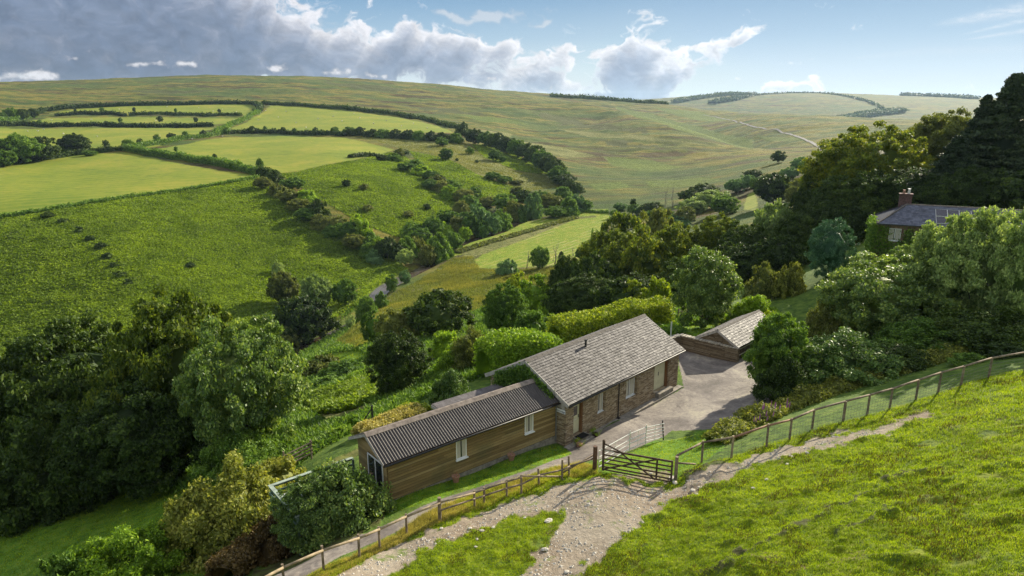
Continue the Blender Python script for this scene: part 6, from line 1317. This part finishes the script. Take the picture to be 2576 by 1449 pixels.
# stones on the track
def rock_mesh(seed):
    V, Fq = blob(np.random.default_rng(seed), .5, -.25, .3, 9, 6, .35, seed); return mesh_np('stone', V, Fq, [STN], False)
RKS = [rock_mesh(i) for i in range(4)]
st = [(1380,1312,.42,'largest flat pale stone on the grass strip of the track'),(1370,1385,.34,'pale stone at the lower edge of the stony track'),(1213,1340,.26,'pale stone in the grass strip left of centre'),(1182,1330,.22,'pink-grey stone at the edge of the brown track'),(1241,1330,.2,'small stone beside the two pale stones'),(1200,1358,.18,'little stone below the pale stone pair'),(1197,1378,.16,'small round stone alone in the grass strip'),(1110,1330,.2,'stone below the thick fence post'),(1690,1205,.45,'grey boulder at the foot of the latch post'),(1698,1216,.35,'dark stone under the latch post boulder'),(1637,1192,.2,'pale stone just behind the gate bars'),(1742,1235,.3,'largest white stone of the heap beside the stony path'),(1760,1228,.22,'second white stone of the heap beside the path'),(1930,1205,.25,'pale stone lying on the bright grass right of the gate'),(1895,1227,.2,'small pale stone on the grass above the path heap'),(1752,1246,.2,'white stone at the lower end of the path heap'),(1990,1150,.28,'flat stone at the edge of the path under the fence'),(2030,1142,.24,'flat stone farther up the path edge'),(1980,1168,.2,'small stone on the path below the fence'),(1425,1440,.25,'pale stone at the bottom edge of the track'),(1320,1302,.16,'tiny pale stone in the middle of the track'),(1480,1270,.2,'small white stone in the wide gravel patch')]
for i, (px, py, s_, lb) in enumerate(st):
    g_ = ground(px, py); o = link('stone', RKS[i % 4], None, lb, 'stone', 'loose pale stones on and beside the track', None, (g_[0], g_[1], float(hz(g_[0], g_[1]))+.03)); o.scale = (s_, s_*.75, s_*.6); o.rotation_euler = (0, 0, rng.uniform(0, 6))

# loose chippings on the track, too many to count
rg = np.random.default_rng(44); ps = []; lo = ZP['gravel'][0].min(0); hi = ZP['gravel'][0].max(0)
x = rg.uniform(lo[0], hi[0], 60000); y = rg.uniform(lo[1], hi[1], 60000); m_ = inside(x, y, ZP['gravel'][0]) & (fbm(x*.5, y*.5, 3, 19) > -.10); x = x[m_][:3000]; y = y[m_][:3000]; z = hz(x, y); s_ = .022+.06*rg.uniform(0, 1, len(x))**4
base = np.array([(1, 0, .1), (0, 1, .1), (-1, 0, .1), (0, -1, .1), (.2, .1, .8)]); a_ = rg.uniform(0, 6.28, len(x)); sx_ = rg.uniform(.6, 1.4, len(x))
bx_ = base[None, :, 0]*sx_[:, None]; V = np.stack([x[:, None]+(bx_*np.cos(a_)[:, None]-base[None, :, 1]*np.sin(a_)[:, None])*s_[:, None], y[:, None]+(bx_*np.sin(a_)[:, None]+base[None, :, 1]*np.cos(a_)[:, None])*s_[:, None], z[:, None]+base[None, :, 2]*s_[:, None]*.8], -1).reshape(-1, 3)
Fq = (np.arange(len(x))[:, None, None]*5+np.array([[0, 1, 4], [1, 2, 4], [2, 3, 4], [3, 0, 4]])[None]).reshape(-1, 3)
link('gravel', mesh_np('gravel', V, Fq, [STN]), kind='stuff', label='loose pale chippings scattered over the stony track', cat='gravel')
# ------------------------------------------------------------------ ground cover
def scatter(name, polys, nmax, avoid, tuft, blades, leaf, size, hgt, lab, cat_, dpow=1., rmin=14., rmax=400., cond=None, up=.35, wpx=False):
    """tufts of blades spread over traced outlines, thinning with distance"""
    rg = np.random.default_rng(nmax); xs, ys = [], []; got = 0
    allp = [p for p in polys]; uvs = []
    lo = np.min([uv(p[:, 0], p[:, 1])[0].min() for p in allp]); hi = np.max([uv(p[:, 0], p[:, 1])[0].max() for p in allp]); lo, hi = max(lo, -.80), min(hi, .80)
    for _ in range(60):
        k = nmax; u_ = rg.uniform(lo, hi, k); r_ = np.exp(rg.uniform(math.log(rmin), math.log(rmax), k)); x = r_*np.sin(u_); y = r_*np.cos(u_)
        m_ = np.zeros(k, bool)
        for p in allp: m_ |= inside(x, y, p)
        for p in avoid: m_ &= ~inside(x, y, p)
        if cond is not None: m_ &= cond(x, y)
        # only land that can show in the picture
        z_ = hz(x, y); Zd = y*cT+(H-z_)*sT; PX = CX+F*x/Zd; PY = CY+F*((H-z_)*cT-y*sT)/Zd; m_ &= (PX > -150) & (PX < 2730) & (PY < 1650)
        xs.append(x[m_]); ys.append(y[m_]); got += m_.sum()
        if got >= nmax: break
    x = np.concatenate(xs)[:nmax]; y = np.concatenate(ys)[:nmax]; z = hz(x, y); n_ = len(x); r_ = np.hypot(x, y)
    sc_ = np.maximum(1., r_/rmin)**dpow if dpow else np.ones(n_)
    T = np.repeat(np.arange(n_), blades); k = len(T); s_ = sc_[T]*rg.uniform(.6, 1.4, k)
    off = rg.normal(size=(k, 2))*tuft*sc_[T][:, None]; a = rg.uniform(0, 6.28, k); lean = rg.normal(size=(k, 2))*.45*hgt*s_[:, None]*(1/up*.35)
    B = np.stack([x[T]+off[:, 0], y[T]+off[:, 1], z[T]-.01], 1); w = size*s_; d_ = np.stack([np.cos(a)*w/2, np.sin(a)*w/2, np.zeros(k)], 1)
    top = B+np.stack([lean[:, 0], lean[:, 1], hgt*s_], 1); mid = B*.45+top*.55+np.array([0, 0, .1])*hgt*s_[:, None]
    if up > .5: V = np.stack([B-d_, B+d_, top], 1).reshape(-1, 3); Fq = np.arange(k*3).reshape(-1, 3)
    else: V = np.stack([B, mid-d_, top, mid+d_], 1).reshape(-1, 3); Fq = np.arange(k*4).reshape(-1, 4)
    o = link(name, mesh_np(name, V, Fq, [LF[leaf]]), kind='stuff', label=lab, cat=cat_); return o
av = ZP['gravel']+ZP['tarmac']
gsp = lambda x, y: (fbm(x*.8, y*.8, 4, 77) > -.24) & (mlook('gravel', x, y) < .15+.5*(fbm(x*2.3, y*2.3, 3, 7) > .03)) & (mlook('dark', x, y) < .3+.8*(fbm(x*2.3, y*2.3, 3, 17) > .04)) 
scatter('grass', ZP['field'], 120000, ZP['tarmac'], .03, 4, 'grass', .012, .05, 'short tussocky grass on the sunlit foreground field', 'grass', .7, 16, 60, gsp, .6)
scatter('withered_tufts', ZP['field'], 9000, ZP['tarmac'], .06, 4, 'brownfern', .014, .07, 'brown withered tufts and dung scattered over the grazed field', 'grass', .7, 16, 60, lambda x, y: (fbm(x*.9, y*.9, 4, 99) > .09) & (mlook('gravel', x, y) < .3), .6)
scatter('verge_grass', ZP['verge'][:1], 22000, ZP['tarmac'], .05, 5, 'drygrass', .012, .13, 'rough straw-coloured grass along the fence line', 'grass', .6, 20, 60, None, .6)
scatter('verge_herbs', ZP['verge'][:1], 14000, ZP['tarmac'], .05, 4, 'grass', .014, .11, 'fresh green growth along the fence line', 'grass', .6, 20, 60, lambda x, y: fbm(x*.6, y*.6, 3, 5) > .0, .6)
scatter('lawn_grass', ZP['lawn'], 30000, ZP['tarmac'], .03, 4, 'grass', .012, .05, 'mown grass round the buildings and in the lower left field', 'grass', .7, 22, 120, None, .6)
dry = lambda x, y: seg_dist(x, y, RIVS[::3]) > 4.
scatter('bracken', ZP['bracken'][:3], 150000, [], .30, 4, 'ferny', .38, .36, 'dense green bracken covering the opposite hillside', 'bracken', .0, 90, 560, dry, .3)
scatter('bracken_wedge', ZP['bracken'][3:6], 12000, [], .3, 5, 'ferny', .34, .5, 'smaller bracken patches by the stream and on the rough pasture', 'bracken', .0, 40, 560, dry, .3)
scatter('rough_grass', ZP['tawny'][:2], 45000, [], .3, 4, 'tawny', .10, .42, 'tawny tussock grass in the wet valley meadow', 'grass', .0, 90, 620, lambda x, y: fbm(x*.12, y*.12, 4, 31) > -.02, .6)
scatter('rush_tufts', ZP['tawny'][:2], 22000, [], .25, 4, 'olive', .12, .45, 'dark rushes dotting the wet valley meadow', 'rushes', .0, 90, 620, lambda x, y: fbm(x*.12, y*.12, 4, 31) < .04, .6)
ug = poly([(300,960),(700,930),(900,760),(1150,780),(1300,700),(1450,720),(1700,760),(1950,850),(2100,960),(1750,840),(1430,880),(1230,940),(1050,1010),(900,1080),(700,1200),(0,1260),(0,1040)])
scatter('undergrowth', [ug], 90000, ZP['lawn']+ZP['tawny'], .25, 5, 'green', .14, .36, 'leafy undergrowth of brambles and ferns below the trees', 'undergrowth', .35, 40, 220, dry, .3)
fw = poly([(1880,1085),(1920,1060),(2000,1020),(2030,1035),(1960,1075),(1900,1100)])
def spikes():
    rg = np.random.default_rng(3); ps = []
    for k in range(16):
        i = rg.integers(0, len(fw)-2); t = rg.uniform(0, 1, 3); t /= t.sum(); p = fw[0]*t[0]+fw[i+1]*t[1]+fw[(i+2) % len(fw)]*t[2]; z_ = float(hz(*p)); h_ = rg.uniform(.9, 1.35)
        ps.append(tube([(p[0], p[1], z_+h_*.7), (p[0]+.02, p[1], z_+h_*.85), (p[0]+.03, p[1], z_+h_)], [.028, .025, .01], 5))
    V, Fq = cat(ps); return mesh_np('willowherb', V, Fq, [PINK])
link('willowherb', spikes(), kind='stuff', label='purple willowherb spikes in the weeds above the tarmac', cat='flowers')

# ------------------------------------------------------------------ air
HAZE = True
if HAZE:
    hm, b = newmat('haze_air'); pv = b.a('ShaderNodeVolumePrincipled'); pv.inputs['Color'].default_value = (.55, .76, 1., 1); pv.inputs['Density'].default_value = 5e-5; pv.inputs['Anisotropy'].default_value = .2
    o = b.a('ShaderNodeOutputMaterial'); b.l.new(pv.outputs[0], o.inputs['Volume']); hm.volume_intersection_method = 'ACCURATE' if hasattr(hm, 'volume_intersection_method') else None
    V, Fq = box(-9000, 9000, -9000, 9000, float(Zt.min())-1.5, float(max(Zt.max(), 40))+12.); link('haze', mesh_np('haze', V, Fq, [hm]), kind='stuff', label='thin blue summer haze filling the valley air', cat='haze')
